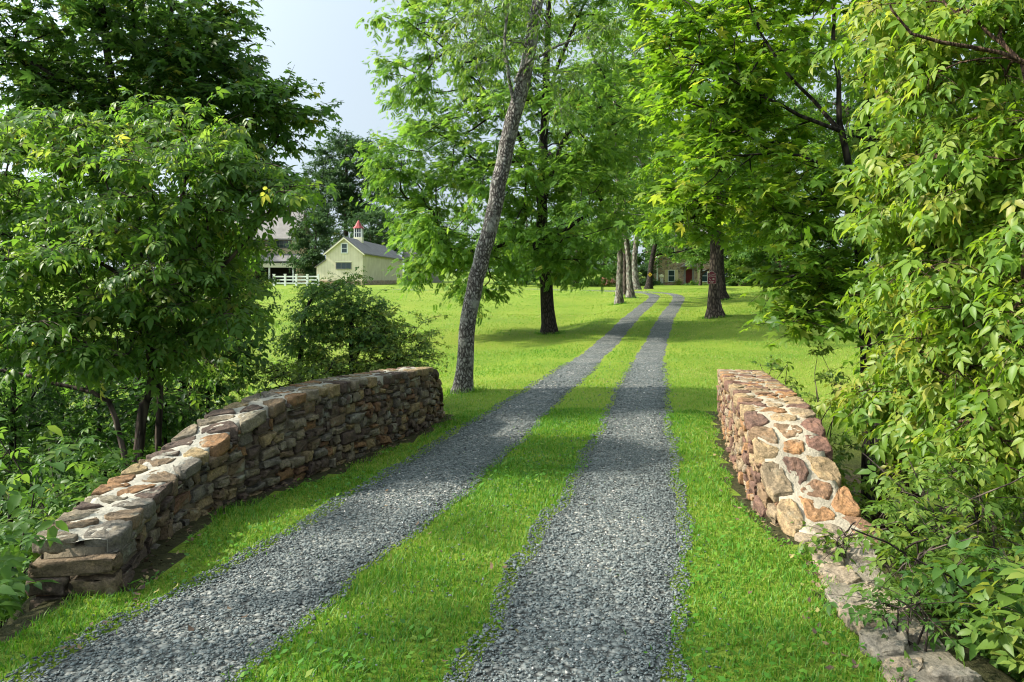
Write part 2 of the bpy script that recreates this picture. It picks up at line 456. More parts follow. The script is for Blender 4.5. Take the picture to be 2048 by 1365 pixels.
M['grass'] = tint_mat('grass_blade', [(0, (0.040, 0.125, 0.012)), (0.42, (0.092, 0.255, 0.020)), (0.72, (0.175, 0.285, 0.030)), (0.92, (0.25, 0.31, 0.045)), (1, (0.34, 0.32, 0.11))], 0.5, trans=0.4, spec=0.3, tmul=1.45)

# ------------------------------------------------------------------ terrain
_py = np.array([-60, -20, 0, 2.9, 3.75, 5.87, 12.3, 18, 24.5, 30, 36, 43, 50, 58, 65, 80, 100, 130, 200, 400, 900.])
_pz = np.array([-1.9, -1.7, -1.5, -1.556, -1.6, -1.72, -1.97, -2.18, -2.29, -2.16, -1.92, -1.62, -1.33, -1.05, -.87, -.8, -.75, -.6, 0, 3, 10.]) + CZ
_yy = np.arange(-60, 900, 0.25)
_zz = np.interp(_yy, _py, _pz)
_k = np.exp(-0.5 * (np.arange(-12, 13) / 5.0) ** 2); _k /= _k.sum()
_zz = np.convolve(np.pad(_zz, 12, mode='edge'), _k, mode='valid')


def prof(Y):
    return np.interp(Y, _yy, _zz)


RC = np.array([(-2.9, -9), (-2.2, -5), (-1.35, -.5), (-.65, 2.9), (0.0, 5.87), (1.24, 12.3), (2.45, 18.4), (3.75, 24.5), (6.5, 36), (8.9, 45), (10.3, 50.3),
               (11.15, 54.5), (11.1, 58.2), (9.4, 61.4), (6.2, 63.8), (1.5, 65.6), (-5, 67), (-14, 68)])


def catmull(Pts, n=14):
    Q = np.vstack([2 * Pts[0] - Pts[1], Pts, 2 * Pts[-1] - Pts[-2]])
    out = []
    for i in range(1, len(Q) - 2):
        p0, p1, p2, p3 = Q[i - 1], Q[i], Q[i + 1], Q[i + 2]
        for t in np.linspace(0, 1, n, endpoint=False):
            out.append(0.5 * ((2 * p1) + (-p0 + p2) * t + (2 * p0 - 5 * p1 + 4 * p2 - p3) * t * t + (-p0 + 3 * p1 - 3 * p2 + p3) * t ** 3))
    out.append(Pts[-1])
    return np.array(out)


def resample(pl, step):
    d = np.r_[0, np.cumsum(np.linalg.norm(np.diff(pl, axis=0), axis=1))]
    s = np.arange(0, d[-1], step)
    return np.stack([np.interp(s, d, pl[:, i]) for i in range(pl.shape[1])], 1), s


def Xc(Y):
    return np.interp(Y, RC[:11, 1], RC[:11, 0])


WL = np.array([(3.88, -2.07, -1.335, -1.62), (4.2, -2.12, -1.315, -1.64), (4.9, -2.235, -1.31, -1.67), (5.2, -2.24, -1.28, -1.69), (5.5, -2.20, -1.23, -1.70), (5.85, -2.10, -1.10, -1.72),
               (6.3, -1.94, -1.02, -1.74), (6.6, -1.81, -.995, -1.755), (7.35, -1.60, -1.0, -1.79), (8.3, -1.345, -1.05, -1.83), (9.2, -1.11, -1.10, -1.865), (9.75, -1.02, -1.16, -1.885), (10.15, -.98, -1.42, -1.90), (10.5, -.97, -1.78, -1.91)])
WR = np.array([(4.66, 1.85, -1.655, -1.70), (4.85, 1.83, -1.61, -1.70), (5.0, 1.82, -1.55, -1.70), (5.2, 1.81, -1.44, -1.71), (5.5, 1.80, -1.21, -1.72), (5.9, 1.86, -1.06, -1.735), (6.9, 2.065, -1.03, -1.79), (8.0, 2.31, -1.08, -1.84), (9.2, 2.6, -1.15, -1.90), (10.3, 2.86, -1.23, -1.95)])


def xl(Y): return np.interp(Y, WL[:, 0], WL[:, 1], left=-1.95)
def xr(Y): return np.interp(Y, np.r_[2.5, 3.4, WR[:, 0]], np.r_[1.45, 1.5, WR[:, 1]], left=1.4)


def ravine(X, Y):
    l = S((xl(Y) - 0.35 - X) / 1.1) * np.exp(-(np.maximum(np.abs(Y - 5.5) - 1.8, 0) / 3.0) ** 2)
    r = S((X - (xr(Y) + 0.45)) / 1.2) * np.exp(-(np.maximum(np.abs(Y - 5.5) - 2.6, 0) / 3.0) ** 2)
    return np.maximum(l, r)


def ground_z(X, Y):
    X = np.asarray(X, float); Y = np.asarray(Y, float)
    z = prof(Y)
    u = X - Xc(Y)
    z = z - 0.25 * S((-u - 1.9) / 2.2) * S((Y - 9) / 4) * (1 - S((Y - 45) / 15))
    z = z + S((u - 1.9) / 2.6) * (-0.45 * np.exp(-((Y - 15) / 6.5) ** 2) + 0.26 * S((Y - 24) / 8) * (1 - S((Y - 50) / 12)))
    z = z + S((np.abs(u) - 2.2) / 3) * (0.05 * np.sin(.33 * X + .21 * Y) + 0.035 * np.sin(.9 * X - .5 * Y + 1) + .03 * np.sin(.17 * X + .83 * Y))
    z = z - 1.75 * ravine(X, Y)
    # small hump between the wheel tracks
    z = z + 0.035 * np.exp(-(u / 0.35) ** 2) * (Y < 60)
    return z


def axis(a, segs):
    out = [a]
    for end, st in segs:
        n = max(1, int(round((end - out[-1]) / st)))
        out += list(np.linspace(out[-1], end, n + 1)[1:])
    return np.array(out)


gx = axis(-420, [(-120, 20), (-40, 4), (-12, 1.0), (-5, .35), (6, .14), (14, .35), (40, 1.0), (120, 4), (420, 20)])
gy = axis(-60, [(-10, 5), (1, .6), (13, .16), (30, .5), (80, 1.1), (150, 5), (800, 40)])
GX, GY = np.meshgrid(gx, gy)
GZ = ground_z(GX, GY)
nx, ny = len(gx), len(gy)
ii = (np.arange(ny - 1)[:, None] * nx + np.arange(nx - 1)[None, :]).ravel()
quads = np.stack([ii, ii + 1, ii + nx + 1, ii + nx], 1)
cxm = (GX[:-1, :-1] + GX[1:, 1:]) / 2; cym = (GY[:-1, :-1] + GY[1:, 1:]) / 2
soil = np.clip(ravine(cxm, cym) * 2.5, 0, 1)
soil = np.maximum(soil, ((cxm > xr(cym) - np.where(cym > 4.6, .12, .0)) & (cxm < 7) & (cym < 11) & (cym > 1)) * .9)
soil = np.maximum(soil, ((cxm < np.where(cym < 3.88, -2.25, xl(cym) + .16)) & (cxm > -8) & (cym < 10.6) & (cym > 2)) * .9).ravel()
me = mesh_np('ground', np.stack([GX.ravel(), GY.ravel(), GZ.ravel()], 1), [quads], M['ground'], {'soil': soil}, smooth=True)
tag(obj('ground', me), kind='structure')

# ------------------------------------------------------------------ gravel tracks
cl, _ = resample(catmull(RC), 0.12)
tn = np.gradient(cl, axis=0); tn /= np.linalg.norm(tn, axis=1)[:, None]
nr = np.stack([tn[:, 1], -tn[:, 0]], 1)     # to the right


def edge_noise(s, ph):
    return 0.05 * np.sin(1.7 * s + ph) + 0.04 * np.sin(4.3 * s + 2 * ph) + 0.025 * np.sin(9.7 * s + 3 * ph)


TI, TO = 0.39, 1.29


def track_w(Y, sg):
    return 0.022 * np.sin(2.1 * Y + sg) + 0.02 * np.sin(5.3 * Y + 2 * sg) + 0.02 * np.sin(0.7 * Y + sg) + .012 * np.sin(11.3 * Y)


for side, nm in ((-1, 'left'), (1, 'right')):
    n = len(cl); s = np.arange(n) * 0.12
    st_ = np.where(np.arange(n) < np.argmax(cl[:, 1] > 50), cl[:, 1], cl[:, 1].max() + s)
    a = TI + track_w(st_, side) - .02; b = TO + track_w(st_ + 40, side) + .02
    ts = np.linspace(0, 1, 9)
    off = (a[:, None] + (b - a)[:, None] * ts[None]) * side
    X = cl[:, 0, None] + nr[:, 0, None] * off; Y = cl[:, 1, None] + nr[:, 1, None] * off
    Z = ground_z(X, Y) + 0.014 - 0.03 * (np.abs(ts * 2 - 1) ** 6)[None]
    k = len(ts)
    ii = (np.arange(n - 1)[:, None] * k + np.arange(k - 1)[None]).ravel()
    q = np.stack([ii, ii + 1, ii + k + 1, ii + k], 1)
    if side == -1: q = q[:, ::-1]
    me = mesh_np('gravel_track', np.stack([X.ravel(), Y.ravel(), Z.ravel()], 1), [q], M['gravelbed'], smooth=True)
    tag(obj('gravel_track', me), kind='structure')


def lateral(X, Y):
    """signed distance from the drive's centre line (straight part)"""
    return (X - Xc(Y)) * 0.976


def in_track(X, Y, m=0.0):
    u = np.abs(lateral(X, Y))
    sg = np.sign(X - Xc(Y))
    return (u > TI + track_w(Y, sg) + m) & (u < TO + track_w(Y + 40, sg) - m)


# ------------------------------------------------------------------ loose gravel stones (nobody could count them)
def vnoise(X, Y, f, seed):
    r = R(seed); z = 0
    for k in range(4):
        a = r.uniform(0, 2 * PI); p = r.uniform(0, 6); ff = f * r.uniform(.7, 1.6)
        z = z + np.sin((X * math.cos(a) + Y * math.sin(a)) * ff + p)
    return z / 4


def pebble_templates(rng, k=6):
    T = []
    for _ in range(k):
        bm = bmesh.new()
        pts = rng.normal(size=(11, 3)); pts /= np.linalg.norm(pts, axis=1)[:, None]
        pts *= rng.uniform(.8, 1.15, (11, 1)); pts[:, 2] *= 0.75
        for p in pts: bm.verts.new(p)
        r = bmesh.ops.convex_hull(bm, input=bm.verts)
        bmesh.ops.delete(bm, geom=[g for g in r['geom_interior'] if isinstance(g, bmesh.types.BMVert)], context='VERTS')
        bm.verts.index_update()
        T.append((np.array([v.co[:] for v in bm.verts]), np.array([[v.index for v in f.verts] for f in bm.faces])))
        bm.free()
    return T


def rotmats(rng, n, tilt=0.35):
    a = rng.uniform(0, 2 * PI, n); b = rng.normal(0, tilt, n); c = rng.normal(0, tilt, n)
    ca, sa, cb, sb, cc, s_ = np.cos(a), np.sin(a), np.cos(b), np.sin(b), np.cos(c), np.sin(c)
    Rz = np.zeros((n, 3, 3)); Rz[:, 0, 0] = ca; Rz[:, 0, 1] = -sa; Rz[:, 1, 0] = sa; Rz[:, 1, 1] = ca; Rz[:, 2, 2] = 1
    Rx = np.zeros((n, 3, 3)); Rx[:, 0, 0] = 1; Rx[:, 1, 1] = cb; Rx[:, 1, 2] = -sb; Rx[:, 2, 1] = sb; Rx[:, 2, 2] = cb
    Ry = np.zeros((n, 3, 3)); Ry[:, 1, 1] = 1; Ry[:, 0, 0] = cc; Ry[:, 0, 2] = s_; Ry[:, 2, 0] = -s_; Ry[:, 2, 2] = cc
    return Rz @ Rx @ Ry


def scatter(T, Rm, pos, tint):
    """T: (verts,faces) templates list; stones spread over templates"""
    Vs, Fs, As, base = [], [], [], 0
    n = len(pos); k = len(T)
    for t, (tv, tf) in enumerate(T):
        idx = np.arange(t, n, k)
        if not len(idx): continue
        v = np.einsum('nij,kj->nki', Rm[idx], tv) + pos[idx][:, None]
        f = tf[None] + (np.arange(len(idx)) * len(tv))[:, None, None] + base
        Vs.append(v.reshape(-1, 3)); Fs.append(f.reshape(-1, tf.shape[1])); As.append(np.repeat(tint[idx], len(tf)))
        base += len(idx) * len(tv)
    return np.concatenate(Vs), np.concatenate(Fs), np.concatenate(As)


rg = R(5)
pp = []
for y0, y1, dens, sz in ((1.9, 3.6, 5200, 1.0), (3.6, 5.5, 4400, 1.06), (5.5, 8.5, 2900, 1.22), (8.5, 13, 900, 1.6), (13, 20, 330, 2.3)):
    n = int((y1 - y0) * 3.0 * dens)
    Y = rg.uniform(y0, y1, n); u = rg.uniform(-1.5, 1.5, n)
    X = Xc(Y) + u / 0.976
    keep = in_track(X, Y, -0.03)
    stray = (~keep) & (rg.random(n) < 0.02)
    k = keep | stray
    pp.append(np.stack([X[k], Y[k], np.full(k.sum(), sz)], 1))
pp = np.concatenate(pp)
n = len(pp)
size = 0.0068 * pp[:, 2] * np.exp(rg.normal(0, .28, n))
Rm = rotmats(rg, n, .22) * size[:, None, None]
Rm = Rm * np.stack([rg.uniform(.9, 1.5, n), rg.uniform(.75, 1.1, n), rg.uniform(.38, .75, n)], 1)[:, None, :]
pos = np.stack([pp[:, 0], pp[:, 1], ground_z(pp[:, 0], pp[:, 1]) + 0.013 + size * rg.uniform(0.0, .5, n)], 1)
V, Fc, A = scatter(pebble_templates(rg), Rm, pos, np.clip(rg.beta(2.2, 2.2, n) + .16 * vnoise(pp[:, 0], pp[:, 1], 1.6, 12) + .08 * vnoise(pp[:, 0], pp[:, 1], 5, 13) + .10 * (1 - np.minimum(2, ((np.abs(lateral(pp[:, 0], pp[:, 1])) - .84) / .35) ** 2)), 0, 1))
tag(obj('gravel', mesh_np('gravel', V, [Fc], M['pebble'], {'tint': A})), 'loose blue grey gravel covering the two wheel tracks', 'gravel', kind='stuff')

# ------------------------------------------------------------------ grass blades
def blades(rng, X, Y, w, h, lean=0.5, segs=2):
    n = len(X); z = ground_z(X, Y) - 0.006
    az = rng.uniform(0, 2 * PI, n); ln = np.abs(rng.normal(0, lean, n)) + .1
    d = np.stack([np.cos(az), np.sin(az)], 1)
    fa = az + PI / 2 + rng.normal(0, .5, n)
    sd = np.stack([np.cos(fa), np.sin(fa)], 1) * (w / 2)[:, None]
    base = np.stack([X, Y, z], 1)
    def off(dx, dz, k):
        o = np.zeros((n, 3)); o[:, :2] = d * (dx * h * ln)[:, None] + sd * k; o[:, 2] = dz * h
        return base + o
    if segs == 2:
        V = np.stack([off(0, 0, 1), off(0, 0, -1), off(.3, .55, -.8), off(.3, .55, .8), off(1.0, .92, 0)], 1).reshape(-1, 3)
        b = np.arange(n)[:, None] * 5
        return V, [b + np.array([[0, 1, 2, 3]]), b + np.array([[3, 2, 4]])]
    V = np.stack([off(0, 0, 1), off(0, 0, -1), off(.7, .95, 0)], 1).reshape(-1, 3)
    return V, [np.arange(n)[:, None] * 3 + np.array([[0, 1, 2]])]


def grass_points(rng, y0, y1, dens, xmin=-3.2, xmax=3.2):
    n = int((y1 - y0) * (xmax - xmin) * dens)
    Y = rng.uniform(y0, y1, n); X = rng.uniform(xmin, xmax, n)
    ok = (X > np.where(Y < 3.88, -2.22, xl(Y) + 0.15 + .07 * np.sin(3.1 * Y) + .05 * np.sin(7.7 * Y))) & (X < xr(Y) + np.where(Y < 4.6, .07, -0.10 + .04 * np.sin(5 * Y))) | (Y > 11)
    ok &= ravine(X, Y) < 0.12
    tr = in_track(X, Y, rng.normal(0.012, .04, n))
    ok &= (~tr) | (rng.random(n) < 0.004)
    return X[ok], Y[ok]


rg = R(11)
Vs, Fs, As, b = [], [], [], 0
def put(V, fl, tint):
    global b
    Vs.append(V)
    for f in fl:
        Fs.append((f + b)); As.append(tint)
    b += len(V)

for y0, y1, dens in ((1.9, 4.2, 6500), (4.2, 7.0, 4800), (7.0, 11.0, 2800)):
    X, Y = grass_points(rg, y0, y1, dens, -2.8, 3.3)
    n = len(X); dd = np.maximum(1, Y / 5.0)
    u = np.abs(lateral(X, Y))
    tall = 1 + 0.5 * (u < .4) * np.clip(vnoise(X, Y, 3, 7) + .3, 0, 1) + .35 * vnoise(X, Y, 5, 3)
    w = 0.0050 * dd * rg.uniform(.7, 1.4, n); h = 0.031 * tall * rg.uniform(.55, 1.5, n)
    V, fl = blades(rg, X, Y, w, h, .7)
    put(V, fl, np.clip(rg.beta(2.2, 2.6, n) + .2 * vnoise(X, Y, 1.7, 5) + .08 * vnoise(X, Y, 6, 8), 0, 1))
n_near = None
# broad-leaved weeds (plantain, clover) in the middle strip and verges: rosettes of small ovate blades
X, Y = grass_points(rg, 2.0, 8.0, 420, -2.6, 2.6)
keep = vnoise(X, Y, 2.2, 9) > .05
X, Y = X[keep], Y[keep]; n = len(X)
az = rg.uniform(0, 2 * PI, n); L = rg.uniform(.014, .045, n)
d = np.stack([np.cos(az), np.sin(az), rg.uniform(.05, .7, n)], 1); sdv = np.stack([-np.sin(az), np.cos(az), rg.normal(0, .2, n)], 1)
base = np.stack([X, Y, ground_z(X, Y) + rg.uniform(.008, .05, n)], 1)
V = np.stack([base, base + d * (L * .45)[:, None] + sdv * (L * .3)[:, None], base + d * L[:, None] * np.array([1, 1, .8]), base + d * (L * .45)[:, None] - sdv * (L * .3)[:, None]], 1).reshape(-1, 3)
put(V, [np.arange(n)[:, None] * 4 + np.array([[0, 1, 2, 3]])], np.clip(rg.normal(.35, .2, n), 0, 1))
fa = [np.asarray(f) for f in Fs]
me = mesh_np('grass', np.concatenate(Vs), fa, M['grass'], {'tint': np.concatenate(As)})
tag(obj('grass', me), 'fresh green grass along the middle strip and verges of the gravel drive', 'grass', kind='stuff')

Vs, Fs, As, b = [], [], [], 0
for y0, y1, n0 in ((10, 16, 75000), (16, 26, 75000), (26, 42, 60000), (42, 66, 36000)):
    Y = rg.uniform(y0, y1, n0); X = rg.uniform(-.80, .62, n0) * Y
    ok = ravine(X, Y) < .12
    ok &= ~((Y < 52) & in_track(X, Y, -0.02)) | (rg.random(n0) < .003)
    ok &= ~((X > xl(Y) - .6) & (X < xl(Y) + .05) & (Y < 10.8)) & ~((X > xr(Y) - .05) & (X < xr(Y) + .6) & (Y < 10.6))
    dc = np.min(np.hypot(X[:, None] - cl[None, 450::6, 0], Y[:, None] - cl[None, 450::6, 1]), axis=1) if y1 > 50 else np.full(n0, 9.)
    ok &= (dc > 1.3) | (dc < .38) | (Y < 52)
    X, Y = X[ok], Y[ok]; n = len(X)
    w = 0.0010 * Y * rg.uniform(.7, 1.5, n); h = (0.028 + 0.0004 * Y) * rg.uniform(.5, 1.5, n) * (1 + .4 * vnoise(X, Y, 1.2, 2))
    V, fl = blades(rg, X, Y, w, h, .7, 1)
    put(V, fl, np.clip(rg.beta(3.2, 1.7, n) + .22 * vnoise(X, Y, .5, 5) + .16 * vnoise(X, Y, 2.3, 6), 0, 1))
for tx, ty, tr_ in ((-.905, 13.7, .2), (1.6, 32, .36), (9.77, 36, .42), (6.7, 47, .3), (7.9, 55, .2), (8.2, 52, .25), (12.9, 46, .35)):
    n = 260; a_ = rg.uniform(0, 2 * PI, n); r_ = tr_ + np.abs(rg.normal(0, .10 + tr_ * .25, n))
    X = tx + np.cos(a_) * r_; Y = ty + np.sin(a_) * r_
    V, fl = blades(rg, X, Y, 0.0011 * Y * rg.uniform(.6, 1.2, n), rg.uniform(.06, .17, n), .5, 1)
    put(V, fl, np.clip(rg.normal(.45, .2, n), 0, 1))
me = mesh_np('lawn_grass', np.concatenate(Vs), Fs, M['grass'], {'tint': np.concatenate(As)})
tag(obj('lawn_grass', me), 'short sunlit lawn grass spreading both sides of the drive', 'grass', kind='stuff')

# ------------------------------------------------------------------ leaf templates (x along the leaf, y across, z up); unit length
def leaflet(wid=.24, droop=.12):
    v = np.array([(0, 0, 0), (.5, 0, .0), (1, 0, -droop), (.25, wid * .9, .06), (.62, wid * .8, .03), (.25, -wid * .9, .06), (.62, -wid * .8, .03)])
    f = np.array([(0, 1, 3), (1, 4, 3), (1, 2, 4), (0, 5, 1), (1, 5, 6), (1, 6, 2)])
    return v, f


def place(v, ang, s, org, dz=0.0):
    c, sn = math.cos(ang), math.sin(ang)
    w = v.copy() * s
    x = w[:, 0] * c - w[:, 1] * sn; y = w[:, 0] * sn + w[:, 1] * c
    return np.stack([x + org[0], y + org[1], w[:, 2] + org[2] + dz * (w[:, 0] / max(s, 1e-6))], 1)


def combine(parts):
    V, Fl, b = [], [], 0
    for v, f in parts:
        V.append(v); Fl.append(f + b); b += len(v)
    return np.concatenate(V), np.concatenate(Fl)


def t_trifoliate(w=.26):
    v, f = leaflet(w, .2)
    return combine([(place(v, 0, .62, (.42, 0, -.06), -.12), f), (place(v, 1.0, .52, (.30, .02, -.03), -.10), f), (place(v, -1.0, .52, (.30, -.02, -.03), -.10), f)])


def t_fivefoliate():
    v, f = leaflet(.24, .2)
    return combine([(place(v, 0, .5, (.55, 0, -.10), -.15), f), (place(v, .95, .42, (.45, .02, -.06), -.12), f), (place(v, -.95, .42, (.45, -.02, -.06), -.12), f),
                    (place(v, 1.15, .38, (.2, .02, -.02), -.1), f), (place(v, -1.15, .38, (.2, -.02, -.02), -.1), f)])


def t_maple():
    pol = [(-150, .34), (-118, .5), (-96, .62), (-84, .36), (-66, .62), (-52, .93), (-38, .62), (-26, .42), (-12, .70), (0, 1.0)]
    pol = pol + [(-a, r) for a, r in pol[-2::-1]]
    ring = [(0.12 + .85 * r * math.cos(math.radians(a)), .85 * r * math.sin(math.radians(a)), -.16 * r * r + .05 * (abs(math.sin(math.radians(a * 3))))) for a, r in pol]
    v = np.array([(0.12, 0, .03)] + [(0.0, 0, 0)] + ring)
    n = len(ring)
    f = [(0, 1, 2)] + [(0, 2 + i, 3 + i) for i in range(n - 1)] + [(0, 1 + n, 1)]
    return v, np.array(f)


def t_pinnate(k=5, w=.13, l=.34):
    rb = np.array([(0, 0, 0), (.55, w, .03), (1, 0, -.12), (.55, -w, .03)])
    rb2 = rb * np.array([l, 1, l]); fq = np.array([(0, 1, 2), (0, 2, 3)])
    parts = []
    for i in range(k):
        x = .18 + .72 * i / k; z = -.25 * x * x
        for sgn in (1, -1):
            parts.append((place(rb2, sgn * 1.05, 1.0, (x, 0, z), -.06), fq))
    parts.append((place(rb2, 0, 1.0, (.88, 0, -.2), -.12), fq))
    return combine(parts)


def t_tuft(rng, k=5):
    """a twig end with a few leaves, for trees far off"""
    rb = np.array([(0, 0, 0), (.5, .22, .05), (1, 0, -.1), (.5, -.22, .05)]); fq = np.array([(0, 1, 2), (0, 2, 3)])
    parts = []
    for i in range(k):
        a = rng.uniform(-2.2, 2.2); v = place(rb, a, rng.uniform(.5, .8), (rng.uniform(0, .4), rng.uniform(-.1, .1), rng.uniform(-.15, .15)), rng.uniform(-.4, .25))
        parts.append((v, fq))
    return combine(parts)


_r = R(3)
T_TRI = [t_trifoliate()]
T_FIVE = [t_trifoliate(), t_fivefoliate()]
T_SLIM = [t_trifoliate(.19), t_trifoliate(.23), t_fivefoliate()]
T_MAPLE = [t_maple()]
T_PINN = [t_pinnate()]
T_OVATE = [leaflet(.27, .15)]
T_CHERRY = [leaflet(.16, .2)]
T_TUFT = [t_tuft(_r), t_tuft(_r, 6), t_tuft(_r, 4)]


def norm(a):
    return a / np.maximum(np.linalg.norm(a, axis=-1, keepdims=True), 1e-9)


def leaf_frames(rng, d, side, droop, jit, nup=None):
    """d (n,3) twig direction; side (n,) +-1; returns rotation matrices with columns a,b,n"""
    n = len(d)
    hz = np.stack([-d[:, 1], d[:, 0], np.zeros(n)], 1); hz = norm(hz + 1e-6)
    a = d * rng.uniform(.3, .9, (n, 1)) + hz * (side * rng.uniform(.4, 1.0, n))[:, None] + rng.normal(0, .22, (n, 3))
    a[:, 2] -= droop * rng.uniform(.4, 1.6, n)
    a = norm(a)
    up = np.zeros((n, 3)); up[:, 2] = 1
    if nup is not None: up = up + nup
    up = up + rng.normal(0, jit, (n, 3))
    nn = norm(up - a * np.sum(a * up, 1, keepdims=True))
    bb = np.cross(nn, a)
    return np.stack([a, bb, nn], 2)


def tubes(chains, sides=6):
    """chains: list of (pts (n,3), radii (n,)); returns V, quads"""
    Vs, Fs, b = [], [], 0
    for pts, rad in chains:
        pts = np.asarray(pts); rad = np.asarray(rad)
        k = sides if rad.max() < .06 else max(sides, 10 if rad.max() < .2 else 14)
        if rad.max() < .012: k = 4
        t = norm(np.gradient(pts, axis=0))
        ref = np.array([1., 0.2, 0.]); 
        u = norm(np.cross(t, ref)); w = np.cross(t, u)
        an = np.linspace(0, 2 * PI, k, endpoint=False)
        v = pts[:, None] + rad[:, None, None] * (np.cos(an)[None, :, None] * u[:, None] + np.sin(an)[None, :, None] * w[:, None])
        n = len(pts)
        Vs.append(v.reshape(-1, 3))
        i = np.arange(n - 1)[:, None] * k; j = np.arange(k)[None]; j2 = (j + 1) % k
        Fs.append(np.stack([i + j, i + j2, i + k + j2, i + k + j], 2).reshape(-1, 4) + b)
        b += n * k
    return np.concatenate(Vs), np.concatenate(Fs)


def smooth_path(pts, step):
    pts = np.asarray(pts, float)
    if len(pts) > 2: pts = catmull(pts, 8)
    q, _ = resample(pts, step)
    return np.vstack([q, pts[-1]])


TREES = {}


def tree(name, label, cat, trunks, blobs, T, leaf, mat, bark, seed, twigs=5, per=7, tl=.5, droop=.3, jit=.35, seg=.3, rtip=.004,
         shell=.5, group=None, flat=.22, flare=1.0, wig=.05, twigtube=True, outb=.6, sun=None, extra=0, tint=(0.45, 0.2), crownname='crown', pipe=.42, attach=None):
    """trunks: list of lists of (x,y,z,r); blobs: list of (centre, radii, n)"""
    rng = R(seed)
    base = np.array(trunks[0][0][:3])
    nodes, par, trad, tdir = [], [], [], []
    chains = []
    for tr in trunks:
        tr = np.asarray(tr, float)
        pth = smooth_path(tr, seg)
        pth[1:-1, :3] += rng.normal(0, wig * .25, (len(pth) - 2, 3)) * min(1, seg * 2) * np.array([1, 1, .3])
        if tr[0, 3] > .04 and flare > 1:
            h = pth[:, 2] - pth[0, 2]
            pth[:, 3] *= 1 + (flare - 1) * np.exp(-np.maximum(h, 0) / (tr[0, 3] * 1.6))
        chains.append((pth[:, :3], pth[:, 3]))
        b0 = len(nodes)
        dirs = norm(np.gradient(pth[:, :3], axis=0))
        for i in range(len(pth)):
            nodes.append(pth[i, :3]); trad.append(pth[i, 3]); tdir.append(dirs[i])
            par.append(-1 if i == 0 else b0 + i - 1)
    ntr = len(nodes)
    # target clumps
    tg, oc = [], []
    for c, rd, nb in blobs:
        c = np.asarray(c, float); rd = np.asarray(rd, float)
        d = norm(rng.normal(size=(nb * 3, 3)))
        rr = rng.random(nb * 3) ** (1 / 3)
        rr = shell + (1 - shell) * rr
        rr = np.where(rng.random(nb * 3) < .2, rr * rng.uniform(1.0, 1.42, nb * 3), rr)
        p = c + d * rr[:, None] * rd
        # keep them apart
        kept = []
        mind = (4.19 * np.prod(rd) / max(nb, 1)) ** (1 / 3) * .55
        for q in p:
            if all(np.sum((q - w) ** 2) > mind * mind for w in kept): kept.append(q)
            if len(kept) >= nb: break
        tg += kept; oc += [norm(((q - c) / rd)[None])[0] for q in kept]
    tg = np.array(tg); oc = np.array(oc)
    ctr = np.array([c for c, _, _ in blobs]).mean(0)
    NP = np.array(nodes); ND = np.array(tdir)
    start = 0
    if attach is not None: start = attach
    d0 = np.min(np.linalg.norm(tg[:, None] - NP[None], axis=2), axis=1)
    order = np.argsort(d0)
    cap = ntr + len(tg) * 60
    buf = np.zeros((cap, 3)); buf[:ntr] = NP; dbuf = np.zeros((cap, 3)); dbuf[:ntr] = ND; pb = np.full(cap, -1); pb[:ntr] = par
    frac = np.zeros(cap)
    hz = NP[:, 2]; lo, hi = hz.min(), hz.max()
    frac[:ntr] = np.where(hz < lo + start * (hi - lo), 1e3, 0)
    cnt = ntr; ends = []
    for ti in order:
        t = tg[ti]
        v = t - buf[:cnt]; dist = np.linalg.norm(v, axis=1) + 1e-6
        cosd = np.sum(v * dbuf[:cnt], 1) / dist
        cost = dist * (1 + .55 * (1 - cosd)) + frac[:cnt] * .18 + .25 * np.maximum(0, -v[:, 2])
        i = int(np.argmin(cost))
        p0 = buf[i]; L = dist[i]
        m = max(2, int(L / (seg * .8)) + 1)
        tt = np.linspace(0, 1, m + 1)[1:]
        cp = p0 + dbuf[i] * L * .35 + np.array([0, 0, .12 * L]) + rng.normal(0, .06 * L, 3)
        q = ((1 - tt) ** 2)[:, None] * p0 + (2 * tt * (1 - tt))[:, None] * cp + (tt ** 2)[:, None] * t
        q[:-1] += rng.normal(0, wig * .5 * min(seg, .4), (m - 1, 3))
        prev = i
        for a in range(m):
            buf[cnt] = q[a]; pb[cnt] = prev; dbuf[cnt] = norm((q[a] - buf[prev])[None])[0]; frac[cnt] = frac[prev] + L / m if prev >= ntr else L / m
            prev = cnt; cnt += 1
        ends.append((prev, ti))
    # pipe model radii
    w = np.zeros(cnt)
    for e, _ in ends: w[e] += 1
    for i in range(cnt - 1, ntr - 1, -1):
        w[pb[i]] += w[i]
    rad = rtip * np.maximum(w, 1) ** pipe * 1.6
    for i in range(ntr): rad[i] = trad[i]
    for i in range(ntr, cnt):
        p = pb[i]
        rad[i] = min(rad[i], rad[p] * .85 if p < ntr else rad[p])
    # branch chains
    kids = {}
    for i in range(ntr, cnt): kids.setdefault(pb[i], []).append(i)
    stack = []
    for p in list(kids):
        if p < ntr:
            for c_ in kids[p]: stack.append((p, c_))
    while stack:
        p, c_ = stack.pop()
        pts = [buf[p], buf[c_]]; rr = [rad[c_], rad[c_]]
        cur = c_
        while cur in kids:
            ks = sorted(kids[cur], key=lambda k: -w[k])
            for o in ks[1:]: stack.append((cur, o))
            cur = ks[0]; pts.append(buf[cur]); rr.append(rad[cur])
        rr[-1] *= .6
        chains.append((np.array(pts), np.array(rr)))
    # twigs with leaves
    nT = len(tg)
    to = np.repeat(tg, twigs, 0); tout = np.repeat(oc, twigs, 0)
    k = len(to)
    az = rng.uniform(0, 2 * PI, k)
    td = np.stack([np.cos(az), np.sin(az), rng.normal(.02, flat, k)], 1)
    td = norm(td + outb * tout)
    TL = tl * rng.uniform(.55, 1.3, k)
    pos_, dir_, side_, = [], [], []
    s = (np.arange(per) + .5) / per
